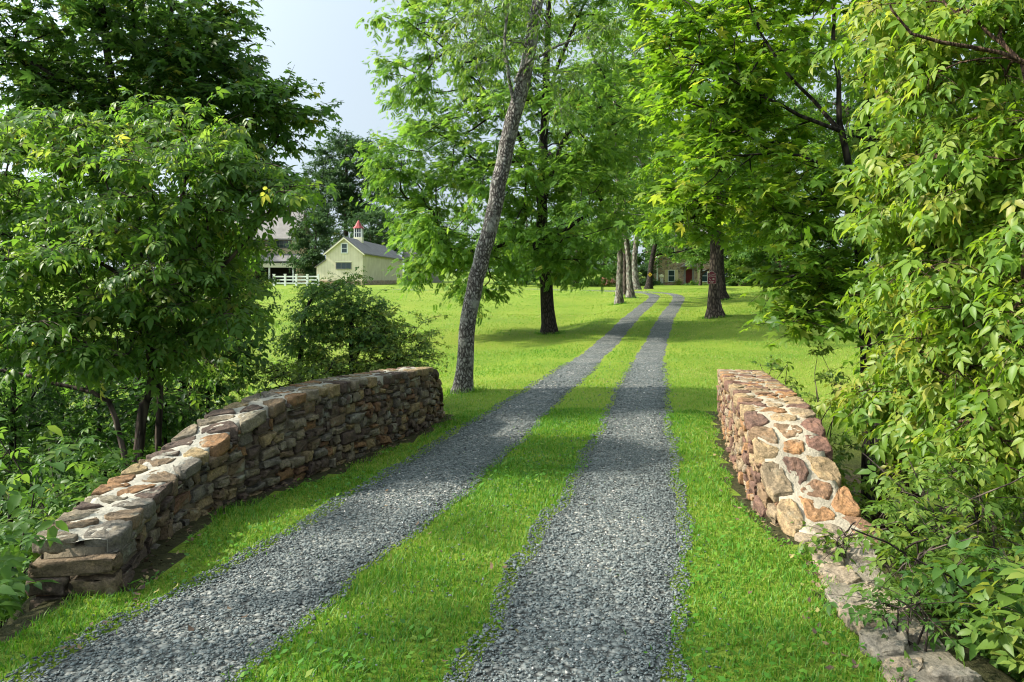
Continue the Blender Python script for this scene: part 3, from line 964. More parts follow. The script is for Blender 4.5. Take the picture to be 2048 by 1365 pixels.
    pos = to[:, None] + td[:, None] * (TL[:, None] * s[None])[:, :, None]
    pos[:, :, 2] -= droop * .5 * (TL[:, None] * s[None] ** 2)
    dd = np.repeat(td[:, None], per, 1).copy(); dd[:, :, 2] -= droop * s[None]
    sd = np.where((np.arange(per) % 2)[None] == 0, 1., -1.) * np.ones((k, 1))
    pos = pos.reshape(-1, 3) + rng.normal(0, leaf * .25, (k * per, 3)); dd = norm(dd.reshape(-1, 3)); sd = sd.ravel()
    fr = leaf_frames(rng, dd, sd, droop, jit)
    sz = leaf * rng.uniform(.42, 1.28, len(pos))
    fr = fr * sz[:, None, None]
    clump_t = np.repeat(rng.normal(0, .10, nT), twigs * per)
    tn_ = np.clip(rng.normal(tint[0], tint[1], len(pos)) + clump_t, 0, 1)
    V, Fc, A = scatter(T, fr, pos - base, tn_)
    if twigtube:
        for i in range(k):
            pq = np.stack([to[i], to[i] + td[i] * TL[i] * .5 - np.array([0, 0, droop * .12 * TL[i]]), to[i] + td[i] * TL[i] - np.array([0, 0, droop * .5 * TL[i]])])
            chains.append((pq, np.array([rtip, rtip * .8, rtip * .4])))
    VT, FT = tubes(chains)
    e = empty(name, base)
    tag(e, label, cat, group)
    obj('trunk', mesh_np('trunk', VT - base, [FT], bark, smooth=True), e)
    obj(crownname, mesh_np(crownname, V, [Fc], mat, {'tint': A}), e)
    return e


def B(px, py, Y, rx, ry, rz, n):
    """blob from photo pixels: centre at (px,py) distance Y, half width rx px, half height ry px, half depth rz metres"""
    return (P(px, py, Y), np.array([rx / F * Y, rz, ry / F * Y]), n)


def TP(pts, Y, dy=None):
    """trunk path from (px,py,radius_px) at distance Y (dy per point allowed)"""
    out = []
    for i, p in enumerate(pts):
        y = Y + (p[3] if len(p) > 3 else 0)
        q = P(p[0], p[1], y)
        out.append((*q, p[2] / F * y))
    return out


def ground_start(path, sink=.15):
    p = list(path[0]); z = float(ground_z(p[0], p[1]))
    p[2] = z - sink
    return [tuple(p)] + list(path[1:])

# ------------------------------------------------------------------ stone walls
def hull_stone(rng, c, ax, dims, ch=.28, jit=.10):
    """irregular block: centre c, ax rows = unit axes, dims full sizes"""
    bm = bmesh.new()
    h = np.array(dims) / 2
    for sx in (-1, 1):
        for sy in (-1, 1):
            for sz in (-1, 1):
                s = np.array([sx, sy, sz], float)
                k = 1 - np.abs(rng.normal(0, jit, 3))
                if rng.random() < .25: k[rng.integers(0, 3)] -= rng.uniform(.08, .3)
                for a in range(3):
                    e = k.copy(); m = rng.uniform(.08, ch)
                    for q in range(3):
                        if q != a: e[q] -= m * rng.uniform(.25, 1) * min(1, h.min() / h[q] * 1.3)
                    bm.verts.new(s * e * h)
    for f in range(2):   # bulging front
        bm.verts.new(np.array([rng.uniform(-.5, .5), 0, rng.uniform(-.5, .5)]) * h + np.array([0, (-1, 1)[f] * h[1] * rng.uniform(.98, 1.1), 0]))
    r = bmesh.ops.convex_hull(bm, input=bm.verts)
    bmesh.ops.delete(bm, geom=[g for g in r['geom_interior'] if isinstance(g, bmesh.types.BMVert)], context='VERTS')
    bm.verts.index_update()
    v = np.array([q.co[:] for q in bm.verts]); f = np.array([[q.index for q in fc.verts] for fc in bm.faces])
    bm.free()
    return v @ np.array(ax) + c, f


def roughen(V, F, A, off, amps):
    from mathutils import noise
    for lv, amp in enumerate(amps):
        e = np.sort(np.concatenate([F[:, [0, 1]], F[:, [1, 2]], F[:, [2, 0]]]), 1)
        key = e[:, 0].astype(np.int64) * len(V) + e[:, 1]
        u, inv = np.unique(key, return_inverse=True)
        m = len(F); a, b_, c = inv[:m] + len(V), inv[m:2 * m] + len(V), inv[2 * m:] + len(V)
        ev = np.stack([u // len(V), u % len(V)], 1)
        V = np.concatenate([V, (V[ev[:, 0]] + V[ev[:, 1]]) / 2])
        F = np.concatenate([np.stack([F[:, 0], a, c], 1), np.stack([a, F[:, 1], b_], 1), np.stack([c, b_, F[:, 2]], 1), np.stack([a, b_, c], 1)])
        A = np.tile(A, 4)
        fn = np.cross(V[F[:, 1]] - V[F[:, 0]], V[F[:, 2]] - V[F[:, 0]])
        vn = np.zeros_like(V)
        for k in range(3): np.add.at(vn, F[:, k], fn)
        vn /= np.maximum(np.linalg.norm(vn, axis=1), 1e-12)[:, None]
        fr = 16.0 * (2.6 ** lv)
        d = np.array([noise.fractal(Vector(p) * fr, .8, 2.0, 2) for p in (V + off)])
        V = V + vn * (d * amp)[:, None]
    return V, F, A


class Stones:
    def __init__(s): s.V = []; s.F = []; s.A = []; s.b = 0
    def add(s, vf, t):
        v, f = vf
        s.V.append(v); s.F.append(f + s.b); s.A.append(np.full(len(f), t)); s.b += len(v)
    def build(s, name, mat, parent, off=(0, 0, 0), amps=(.014, .010)):
        V, F, A = np.concatenate(s.V), np.concatenate(s.F), np.concatenate(s.A)
        V, F, A = roughen(V, F, A, np.asarray(off, float), amps)
        return obj(name, mesh_np(name, V, [F], mat, {'tint': A}), parent)


def line3(W, step=.02):
    p = np.stack([W[:, 1], W[:, 0], W[:, 2] + CZ, W[:, 3] + CZ], 1)   # x, y, top, base
    p = catmull(p, 10)
    d = np.r_[0, np.cumsum(np.hypot(*np.diff(p[:, :2], axis=0).T))]
    s = np.arange(0, d[-1], step)
    return np.stack([np.interp(s, d, p[:, i]) for i in range(4)], 1), s


def face_stones(st, rng, L, s, outv, hmin, hmax, wmin, wmax, topgap, depth=.16, big_near=0.0, dark=0.0):
    """random rubble packed on the skyline; L rows x,y,top,base; outv (n,2) outward unit"""
    n = len(s); step = s[1] - s[0]
    tg = np.gradient(L[:, :2], axis=0); tg /= np.linalg.norm(tg, axis=1)[:, None]
    H = L[:, 3] - .12
    top = L[:, 2] - topgap
    done = H >= top - .03
    slope = np.gradient(np.convolve(np.pad(L[:, 3], 20, mode='edge'), np.ones(41) / 41, mode='valid'), step)
    slopet = np.gradient(np.convolve(np.pad(L[:, 2], 20, mode='edge'), np.ones(41) / 41, mode='valid'), step)
    for _ in range(4000):
        rel = np.where(done, 9, (H - L[:, 3]) + rng.normal(0, .012))
        i = int(np.argmin(rel))
        if rel[i] > 8: break
        a = i
        while a > 0 and not done[a - 1] and abs(H[a - 1] - slope[i] * (a - 1 - i) * step - H[i]) < .028: a -= 1
        b_ = i
        while b_ < n - 1 and not done[b_ + 1] and abs(H[b_ + 1] - slope[i] * (b_ + 1 - i) * step - H[i]) < .028: b_ += 1
        gap = (b_ - a + 1) * step
        sc_ = 1 + big_near * max(0, 1 - s[i] / 1.2)
        w = rng.uniform(wmin, wmax) * sc_
        if rng.random() < .12: w *= 1.6
        if gap - w < wmin * .7: w = min(gap, wmax * 1.7)
        if gap < w: w = gap
        k = max(1, int(round(w / step)))
        a2 = a if rng.random() < .5 or gap <= w + step else b_ - k + 1
        a2 = max(a, a2); b2 = min(n - 1, a2 + k - 1)
        h0 = H[a2:b2 + 1].mean()
        h = rng.uniform(hmin, hmax) * sc_
        if w < hmin * 1.2: h = max(h, w * rng.uniform(.8, 1.5))
        room = (top[a2:b2 + 1] - H[a2:b2 + 1]).min()
        if room < hmin * .55 or w < .035:
            if room < hmin * .55: done[a2:b2 + 1] = True
            H[a2:b2 + 1] += .04
            done |= H >= top - .02
            continue
        if h > room or room - h < hmin * .6: h = room
        h = min(h, hmax * 1.8 * sc_)
        m = (a2 + b2) // 2
        fr = np.clip((h0 + h / 2 - L[m, 3]) / max(.05, L[m, 2] - L[m, 3]), 0, 1)
        sl = slope[m] * (1 - fr) + slopet[m] * fr * .8
        T = np.array([tg[m, 0], tg[m, 1], np.clip(sl, -.9, .9) + rng.normal(0, .05)]); T /= np.linalg.norm(T)
        O = np.array([outv[m, 0], outv[m, 1], rng.normal(0, .04)]); O -= T * (O @ T); O /= np.linalg.norm(O)
        U = np.cross(T, O)
        if U[2] < 0: U = -U
        if h0 + h > L[m, 3] - .03:
            pr = rng.uniform(-.012, .038)
            c = np.array([L[m, 0], L[m, 1], h0 + h / 2]) + O * (pr - depth / 2)
            c[:2] += O[:2] * 0
            st.add(hull_stone(rng, c, [T, O, U], (max(.03, (b2 - a2 + 1) * step - rng.uniform(.008, .022)), depth, max(.03, h - rng.uniform(.010, .024))), .3, .09), rng.random())
        H[a2:b2 + 1] = h0 + h + slope[m] * (np.arange(a2, b2 + 1) - m) * step * .9
        done |= H >= top - .025


def clip_poly(poly, p, n):
    """keep the side of the line through p where (q-p).n <= 0"""
    out = []
    m = len(poly)
    for i in range(m):
        a, b_ = poly[i], poly[(i + 1) % m]
        da, db = (a - p) @ n, (b_ - p) @ n
        if da <= 0: out.append(a)
        if da * db < 0: out.append(a + (b_ - a) * da / (da - db))
    return out


def mosaic(cp, rng, L, s, nv, t0, t1, step, cols, joint, miss, thick_rng, prot, base, lvl=0.0):
    """flat stones fitted over a strip: s along, t across (t0 drive side .. t1)"""
    total = s[-1]; W_ = abs(t1 - t0)
    seeds = []
    for c in range(cols):
        x = rng.uniform(0, step)
        while x < total + step:
            seeds.append((x + rng.normal(0, step * .16), (c + .5) / cols * W_ + rng.normal(0, W_ / cols * .20)))
            x += step * rng.uniform(.55, 1.5) * (1 if c % 2 == 0 else .8)
    seeds = np.array(seeds)
    for i, q in enumerate(seeds):
        if q[0] < -.02 or q[0] > total + .02 or rng.random() < miss: continue
        poly = [np.array(v, float) for v in ((max(0, q[0] - .5), 0), (min(total, q[0] + .5), 0), (min(total, q[0] + .5), W_), (max(0, q[0] - .5), W_))]
        d = np.linalg.norm(seeds - q, axis=1)
        for j in np.argsort(d)[1:16]:
            n = (seeds[j] - q) / d[j]
            jt = joint * rng.uniform(.5, 1.5)
            poly = clip_poly(poly, (q + seeds[j]) / 2 - n * jt / 2, n)
            if len(poly) < 3: break
        if len(poly) < 3: continue
        poly = np.array(poly)
        # cut corners, jitter
        nx_ = np.roll(poly, -1, 0)
        f1 = rng.uniform(.12, .3, (len(poly), 1)); f2 = rng.uniform(.7, .88, (len(poly), 1))
        pts = np.stack([poly * (1 - f1) + nx_ * f1, poly * (1 - f2) + nx_ * f2], 1).reshape(-1, 2)
        ext = pts.max(0) - pts.min(0)
        if min(ext) < .045: continue
        pts += rng.normal(0, .005, pts.shape)
        ctr = pts.mean(0)
        th = rng.uniform(*thick_rng); pr = rng.uniform(*prot); tl_ = rng.normal(0, lvl, 2)
        def to3(p2, dz):
            ss = np.clip(p2[:, 0], 0, total); tt = t0 + np.sign(t1 - t0) * p2[:, 1]
            x = np.interp(ss, s, L[:, 0]); y = np.interp(ss, s, L[:, 1]); z = np.interp(ss, s, L[:, 2])
            a_ = np.interp(ss, s, nv[:, 0]); b2 = np.interp(ss, s, nv[:, 1])
            return np.stack([x + a_ * tt, y + b2 * tt, z + dz + (p2 - ctr) @ tl_], 1)
        k = len(pts)
        top = to3(ctr + (pts - ctr) * .955, pr); mid = to3(pts, pr - .010); low = to3(ctr + (pts - ctr) * .97, pr - th)
        inner = to3(ctr + (pts - ctr) * .5, pr + rng.normal(.002, .003, k)); c3 = to3(ctr[None], pr + .002); cb = to3(ctr[None], pr - th)
        V = np.concatenate([top, mid, low, inner, c3, cb]) - base
        F_ = []
        for a in range(k):
            b_ = (a + 1) % k
            for r_ in (0, k):
                F_ += [(r_ + a, r_ + b_, r_ + k + b_), (r_ + a, r_ + k + b_, r_ + k + a)]
            F_ += [(3 * k + a, 3 * k + b_, b_), (3 * k + a, b_, a), (4 * k, 3 * k + b_, 3 * k + a), (4 * k + 1, 2 * k + a, 2 * k + b_)]
        F_ = np.array(F_)
        v0, v1, v2 = V[F_[4]]
        if np.cross(v1 - v0, v2 - v0)[2] < 0: F_ = F_[:, ::-1]
        cp.add((V, F_), rng.random())


def stone_wall(W, thick, side, seed, label, mat, mort, group, pars):
    """side: +1 when the drive is towards +x of the wall"""
    rng = R(seed)
    L, s = line3(W)
    n = len(s)
    tg = np.gradient(L[:, :2], axis=0); tg /= np.linalg.norm(tg, axis=1)[:, None]
    nv = np.stack([tg[:, 1], -tg[:, 0]], 1) * side         # towards the drive
    base = np.array([L[0, 0], L[0, 1], L[0, 3]])
    e = empty('stone_wall', base)
    tag(e, label, 'stone wall', group)
    # mortar core
    idx = np.unique(np.r_[np.arange(0, n, 5), n - 1]); m = len(idx)
    prof_ = []
    for o, zt in ((-.035, 'b'), (-.035, 't'), (-thick + .035, 't'), (-thick + .035, 'b')):
        z = L[idx, 3] - .35 if zt == 'b' else L[idx, 2] - .045
        prof_.append(np.stack([L[idx, 0] + nv[idx, 0] * o, L[idx, 1] + nv[idx, 1] * o, z], 1))
    V = np.stack(prof_, 1).reshape(-1, 3)
    i = np.arange(m - 1)[:, None] * 4; j = np.arange(4)[None]; j2 = (j + 1) % 4
    Q = np.stack([i + j, i + j2, i + 4 + j2, i + 4 + j], 2).reshape(-1, 4)
    caps = np.array([[0, 3, 2, 1], [4 * m - 4, 4 * m - 3, 4 * m - 2, 4 * m - 1]])
    if side < 0: Q = Q[:, ::-1]; caps = caps[:, ::-1]
    obj('core', mesh_np('core', V - base, [Q, caps], M['joint']), e)
    # mortar bed of the top, uneven
    cross = np.linspace(-.022, -thick + .022, 9)
    idx = np.arange(0, n, 2); m = len(idx)
    Vt = []
    for q, o in enumerate(cross):
        z = L[idx, 2] + .008 * np.sin(9 * s[idx] + q) + .006 * rng.normal(0, 1, m) - .008 * (abs(q - 4) == 4) - .006
        Vt.append(np.stack([L[idx, 0] + nv[idx, 0] * o, L[idx, 1] + nv[idx, 1] * o, z], 1))
    low = [Vt[0].copy(), Vt[-1].copy()]
    for l_ in low: l_[:, 2] -= .10
    Vt = np.stack([low[0]] + Vt + [low[1]], 1); k = Vt.shape[1]
    ii = (np.arange(m - 1)[:, None] * k + np.arange(k - 1)[None]).ravel()
    q = np.stack([ii, ii + 1, ii + k + 1, ii + k], 1)
    if side > 0: pass
    obj('mortar_bed', mesh_np('mortar_bed', Vt.reshape(-1, 3) - base, [q[:, ::-1] if side > 0 else q], mort, smooth=True), e)
    # face stones: drive side, back side, both ends
    st = Stones()
    face_stones(st, rng, L, s, nv, *pars['face'], topgap=pars['topgap'], big_near=pars['big'])
    Lb = L.copy(); Lb[:, :2] -= nv * thick; Lb[:, 3] -= .25
    face_stones(st, rng, Lb, s, -nv, *pars['back'], topgap=.09)
    for end, sg in ((0, -1), (n - 1, 1)):
        if L[end, 2] - L[end, 3] < .12: continue
        t = np.linspace(.03, -thick - .03, 26)
        Le = np.stack([L[end, 0] + nv[end, 0] * t + tg[end, 0] * sg * .06, L[end, 1] + nv[end, 1] * t + tg[end, 1] * sg * .06, np.full(26, L[end, 2]), np.full(26, L[end, 3] - .2)], 1)
        face_stones(st, rng, Le, np.arange(26) * (thick + .06) / 25, np.tile(tg[end] * sg, (26, 1)), .09, .15, .2, .42, topgap=.07)
    for q in range(len(st.V)): st.V[q] = st.V[q] - base
    st.build('stonework', mat, e, base)
    # top stones in their mortar
    cp = Stones()
    mosaic(cp, rng, L, s, nv, .035, -thick - .035, *pars['mosaic'], (.055, .11), (-.001, .007), base, .01)
    cp.build('coping', mat, e, base, (.007, .007))
    return e


stone_wall(WL, .36, 1, 21, 'long shaded fieldstone wall on left of the drive, pale mortared top rising to far end', M['stone'], M['mortar'], 'bridge walls of the drive',
           dict(face=(.05, .125, .07, .23), back=(.10, .2, .15, .4), topgap=.045, big=.4, mosaic=(.20, 2, .042, .05)))
stone_wall(WR, .49, -1, 33, 'sunlit stone wall on right of the drive with orange and brown stones in its pale top', M['stonewarm'], M['mortarwarm'], 'bridge walls of the drive',
           dict(face=(.05, .12, .06, .2), back=(.10, .2, .15, .4), topgap=.045, big=.2, mosaic=(.20, 3, .034, .02)))

# boulder course at the near end of the left wall: part of that wall's stonework look
rg = R(44)
# flat stones running on from the right wall towards the viewer
e = empty('stone_edging', (1.75, 3.6, float(ground_z(1.6, 3.6))))
tag(e, 'worn flat stones set low in the grass below the near end of the sunlit wall', 'stone edging')
ba = np.array([1.75, 3.6, float(ground_z(1.6, 3.6))])
fl = Stones()
pth = np.array([(1.98, 4.66), (1.90, 4.33), (1.80, 3.98), (1.73, 3.7), (1.68, 3.4), (1.64, 3.1), (1.62, 2.8), (1.62, 2.45), (1.62, 2.1), (1.62, 1.7)])
pf = catmull(pth[::-1], 8); pl_, sf = resample(pf, .02)
Lf = np.stack([pl_[:, 0], pl_[:, 1], ground_z(np.full(len(pl_), 1.35), pl_[:, 1]) + .026 + .014 * np.sin(5 * sf) + .008 * np.sin(13 * sf), np.zeros(len(pl_))], 1)
tf = np.gradient(Lf[:, :2], axis=0); tf /= np.linalg.norm(tf, axis=1)[:, None]
nf_ = -np.stack([tf[:, 1], -tf[:, 0]], 1)
mosaic(fl, rg, Lf, sf, nf_, .15, -.19, .27, 2, .028, .02, (.10, .15), (-.014, .028), ba, .06)
fl.build('flat_stones', M['flagstone'], e, ba, (.016, .008))
V, Q = [], []
yy = np.linspace(1.5, 4.75, 60); kk = np.linspace(-.13, .2, 6)
px_ = np.interp(yy, pth[::-1, 1], pth[::-1, 0])
V = np.stack([np.stack([px_ + o, yy, ground_z(np.full(60, 1.35), yy) + .020 - .05 * (o > .2) - .035 * max(o, 0) + .008 * np.sin(17 * yy + 9 * o)], 1) for o in kk], 1)
ii = (np.arange(59)[:, None] * 6 + np.arange(5)[None]).ravel()
obj('mortar_bed', mesh_np('mortar_bed', V.reshape(-1, 3) - ba, [np.stack([ii, ii + 1, ii + 7, ii + 6], 1)], M['earthmortar'], smooth=True), e)

# ------------------------------------------------------------------ buildings
PAINT = dict(
    cream=batten_mat('cream_boards', (0.70, 0.63, 0.46)), creamtrim=plain('cream_trim', (0.76, 0.71, 0.52), .6, .05, 2, 0),
    white=plain('white_paint', (0.78, 0.78, 0.76), .55, .05, 2, 0), red=plain('red_tin', (0.26, 0.050, 0.045), .45, .2, 2, 0),
    greyroof=shingle_mat('grey_shingle', (0.17, 0.16, 0.15)), brownroof=shingle_mat('brown_shingle', (0.20, 0.185, 0.165)),
    glass=glass_mat('window_glass'), dark=plain('interior_shade_paint', (0.012, 0.011, 0.010), .9, .2, 2, 0),
    rubble=rubble_mat('house_rubble'), foundation=rubble_mat('foundation_rubble', 2.2), greywood=plain('grey_wood', (0.22, 0.205, 0.18), .8, .2, 3, .1, stretch=(1, 1, 6)),
    shutter=plain('cream_shutter', (0.60, 0.52, 0.27), .6, .08, 3, 0), reddoor=plain('red_door', (0.10, 0.014, 0.012), .45, .2, 2, 0),
    stucco=plain('tan_stucco', (0.46, 0.38, 0.24), .9, .12, 1.5, .1), brown=plain('brown_wood', (0.10, 0.07, 0.05), .8, .2, 3, .1),
    slate=plain('step_stone', (0.25, 0.24, 0.23), .85, .15, 3, .1),
)


def window(parent, x, z, w, h, y, frame, glass, nx=1, nz=2, fw=.06, out=-1, d=.05):
    """window lying in an xz wall at local y (outside towards -y)"""
    f = MB()
    f.box(x - w / 2 - fw, x - w / 2, y - d, y, z - fw, z + h + fw).box(x + w / 2, x + w / 2 + fw, y - d, y, z - fw, z + h + fw)
    f.box(x - w / 2, x + w / 2, y - d, y, z + h, z + h + fw).box(x - w / 2 - fw * .5, x + w / 2 + fw * .5, y - d - .04, y - .003, z - fw, z)
    for i in range(1, nx): f.box(x - w / 2 + w * i / nx - .02, x - w / 2 + w * i / nx + .02, y - d * .8, y - .01, z, z + h)
    for i in range(1, nz): f.box(x - w / 2, x + w / 2, y - d * .85, y - .012, z + h * i / nz - .025, z + h * i / nz + .025)
    o = f.build('window', frame, parent)
    MB().box(x - w / 2, x + w / 2, y - .018, y - .006, z, z + h).build('pane', glass, o)
    return o


def fix_local(objs): pass

# --- cream barn with a red cupola (local origin at front gable centre, ground)
bx, by = -22.35, 100.0
bz = float(ground_z(bx, by))
barn = empty('barn', (bx, by, bz), math.radians(-1.5))
tag(barn, 'small cream board barn with grey roof and red topped cupola beyond the lawn', 'barn')
hw, ev, ap, ln = 2.45, 4.35, 6.35, 31.0
m = MB(); m.prism_y([(-hw, .6), (hw, .6), (hw, ev), (0, ap), (-hw, ev)], 0, ln); m.build('wall', PAINT['cream'], barn)
m = MB(); m.box(-hw - 1.3, hw + .06, -.06, ln + .06, -.8, .62); m.build('foundation', PAINT['foundation'], barn)
m = MB()
for sg in (-1, 1):
    m.prism_y([(0, ap + .16), (sg * (hw + .3), ev - .245 + .16), (sg * (hw + .3), ev - .245), (0, ap + .003)], -.28, ln + .3)
m.build('roof', PAINT['greyroof'], barn)
m = MB()
for sg in (-1, 1):
    m.prism_y([(0, ap + .02), (sg * (hw + .3), ev - .23), (sg * (hw + .3), ev - .42), (0, ap - .18)], -.31, -.283)
m.build('rake_board', PAINT['creamtrim'], barn)
m = MB(); m.prism_y([(-hw - 1.3, .6), (-hw - .002, .6), (-hw - .002, 3.35), (-hw - 1.3, 2.45)], .05, 14); m.build('lean_to', PAINT['cream'], barn)
m = MB(); m.prism_y([(-hw + .0, 3.5), (-hw - 1.55, 2.42), (-hw - 1.55, 2.3), (-hw + .0, 3.38)], -.1, 14.2); m.build('lean_to_roof', PAINT['greyroof'], barn)
window(barn, 0, 4.35, .68, 1.15, 0, PAINT['white'], PAINT['glass'], 1, 2, .12)
window(barn, -.1, 1.55 + .65, 1.95, .75, 0, PAINT['greywood'], PAINT['glass'], 3, 1, .09)
m = MB(); m.box(-1.2, 1.0, -.10, -.003, 3.06, 3.2); m.build('lintel', PAINT['creamtrim'], barn)
# cupola
cy = 8.2
cu = MB(); cu.box(-.6, .6, cy - .6, cy + .6, ap - .45, ap + .5); cu.build('cupola_base', PAINT['creamtrim'], barn)
cw = MB()
for sx in (-1, 1):
    for sy in (-1, 1):
        cw.box(sx * .5 - .06, sx * .5 + .06, cy + sy * .5 - .06, cy + sy * .5 + .06, ap + .5, ap + 1.75)
for sx in (-1, 0, 1):
    cw.box(sx * .17 - .03, sx * .17 + .03, cy - .54, cy - .48, ap + .5, ap + 1.75) if sx else cw.box(-.44, .44, cy - .54, cy - .475, ap + 1.08, ap + 1.15)
    cw.box(.48, .54, cy + sx * .17 - .03, cy + sx * .17 + .03, ap + .5, ap + 1.75)
    cw.box(-.54, -.48, cy + sx * .17 - .03, cy + sx * .17 + .03, ap + .5, ap + 1.75)
co = cw.build('cupola_window', PAINT['white'], barn)
MB().box(-.46, .46, cy - .46, cy + .46, ap + .5, ap + 1.74).build('pane', PAINT['glass'], co)
m = MB()
r0, r1, zt = .82, .34, ap + 1.75
rings = []
for zz, r in ((zt, r0), (zt + .08, r0), (zt + .42, .5), (zt + .95, .22), (zt + 1.25, .05)):
    rings.append([(r * math.cos(a), cy + r * math.sin(a), zz) for a in np.linspace(0, 2 * PI, 8, endpoint=False) + PI / 8])
vv = [p for rgn in rings for p in rgn]; ff = [tuple(range(8))[::-1]]
for q in range(4):
    for a in range(8): ff.append((q * 8 + a, q * 8 + (a + 1) % 8, q * 8 + 8 + (a + 1) % 8, q * 8 + 8 + a))
ff.append(tuple(range(32, 40)))
m.add(vv, ff); m.build('cupola_roof', PAINT['red'], barn)

# --- big tan barn with grey roof behind
gx_, gy_ = -43.5, 122.0
gz = float(ground_z(gx_, gy_))
big = empty('large_barn', (gx_, gy_, gz), math.radians(4))
tag(big, 'large tan barn with a broad grey roof behind the cream barn, half hidden by leaves', 'barn')
MB().box(-14, 8.2, 0, 11, -.5, 7.6).build('wall', PAINT['stucco'], big)
MB().prism_x([(-.9, 7.35), (5.5, 12.6), (11.9, 7.35), (11.9, 7.1), (5.5, 12.3), (-.9, 7.1)], -14.4, 8.6).build('roof', PAINT['brownroof'], big)
MB().prism_x([(.05, 7.4), (5.5, 12.05), (10.95, 7.4)], 7.7, 8.15).build('gable', PAINT['stucco'], big)
for wx in (-9, -4.2, 1.2, 5.6):
    window(big, wx, 5.9, 3.4, 1.15, 0, PAINT['greywood'], PAINT['glass'], 6, 2, .1)
m = MB(); m.prism_x([(-4.2, 3.6), (-.004, 4.9), (-.004, 4.7), (-4.2, 3.4)], 1.0, 9.2); m.build('porch_roof', PAINT['greyroof'], big)
m = MB(); m.box(1.3, 8.2, -.03, -.004, .2, 3.6); m.build('opening_shade_panel', PAINT['dark'], big)  # thin dark panel on the solid wall, unlit interior's shade given as colour
for wx in (1.3, 4.9, 8.6):
    MB().box(wx - .12, wx + .12, -4.0, -3.76, -.4, 3.45).build('porch_post', PAINT['white'], big)
m = MB(); m.prism_x([(-4.1, 3.3), (-4.1, 2.6), (-4.0, 2.6), (-4.0, 3.3)], 1.3, 9.0); m.build('porch_beam', PAINT['creamtrim'], big)
# grey shed to the right of the barn, behind the broad tree
sx_, sy_ = -18.6, 138.0
shed = empty('grey_shed', (sx_, sy_, float(ground_z(sx_, sy_))))
tag(shed, 'low grey shed showing through leaves at the right end of the cream barn', 'shed')
MB().box(-1.2, 5.5, 0, 6, -.5, 4.8).build('wall', PAINT['greywood'], shed)
MB().prism_x([(-.6, 4.7), (3, 7.2), (6.6, 4.7), (6.6, 4.5), (3, 7.0), (-.6, 4.5)], -1.6, 5.9).build('roof', PAINT['brownroof'], shed)
window(shed, .6, 1.9, 1.5, 1.6, 0, PAINT['white'], PAINT['glass'], 3, 2, .08)

# --- white rail fence
f0 = P(548, 570, 97); f1 = P(637, 570, 97)
fe = empty('rail_fence', (f0[0], 97, float(ground_z(f0[0], 97))))
tag(fe, 'white painted rail fence running up to the left side of the cream barn', 'fence')
L_ = f1[0] - f0[0]
for q in range(5):
    x = L_ * q / 4
    z = float(ground_z(f0[0] + x, 97)) - float(ground_z(f0[0], 97))
    pm = MB(); pm.box(x - .12, x + .12, -.12, .12, z - .4, z + 1.45); pm.box(x - .16, x + .16, -.16, .16, z + 1.45, z + 1.53); pm.build('post', PAINT['white'], fe)
for zz in (.35, .78, 1.2):
    MB().box(0, L_, -.035, .035, zz - .09, zz + .09).build('rail', PAINT['white'], fe)

# --- stone house with the red door
hx, hy = P(1374, 572, 100)[0], 100.0
hz_ = float(ground_z(hx, hy))
ho = empty('stone_house', (hx, hy, hz_), math.radians(2))
tag(ho, 'rubble stone house with red front door and cream shutters where the drive ends', 'house')
k = 100 / F  # metres per photo pixel here
def HX(px): return (px - 1374) * k
def HZ(py): return CZ + (HY - py) * k - hz_
m = MB(); m.box(HX(1316), HX(1560), 0, 8, -.6, HZ(486)); m.build('wall', PAINT['rubble'], ho)
m = MB(); m.prism_x([(-.5, HZ(487)), (4, HZ(487) + 3.6), (8.5, HZ(487)), (8.5, HZ(487) - .18), (4, HZ(487) + 3.4), (-.5, HZ(487) - .18)], HX(1311), HX(1565)); m.build('roof', PAINT['greyroof'], ho)
for gxp in (1316.2, 1559.8):
    MB().prism_x([(.02, HZ(486)), (4, HZ(487) + 3.3), (7.98, HZ(486))], HX(gxp), HX(gxp) + (.3 if gxp < 1400 else -.3)).build('gable', PAINT['rubble'], ho)
MB().box(HX(1330), HX(1342), 3.3, 4.7, HZ(486) + 2, HZ(487) + 5).build('chimney', PAINT['rubble'], ho)
MB().box(HX(1313), HX(1315.4), -.12, .2, -.2, HZ(487)).build('downpipe', PAINT['white'], ho)
d0 = MB(); d0.box(HX(1367.5), HX(1371), -.12, -.003, HZ(568), HZ(539)).box(HX(1384), HX(1387.5), -.12, -.003, HZ(568), HZ(539)).box(HX(1367.5), HX(1387.5), -.14, -.005, HZ(539), HZ(535)); d0.build('door_frame', PAINT['greywood'], ho)
dd = MB(); dd.box(HX(1371) + .003, HX(1384) - .003, -.06, -.004, HZ(567), HZ(539) - .003)
do = dd.build('door', PAINT['reddoor'], ho)
MB().box(HX(1382) - .03, HX(1382) + .03, -.11, -.062, HZ(554) - .03, HZ(554) + .03).build('handle', PAINT['brown'], do)
m = MB(); m.prism_y([(HX(1360), HZ(534)), (HX(1394), HZ(534)), (HX(1377), HZ(522))], -.75, -.01); m.build('pediment', PAINT['greywood'], ho)
m = MB(); m.box(HX(1366), HX(1389), -1.3, -.01, -.3, HZ(568) - .01); m.box(HX(1363), HX(1392), -1.8, -1.303, -.3, HZ(570.5)); m.build('doorstep', PAINT['slate'], ho)
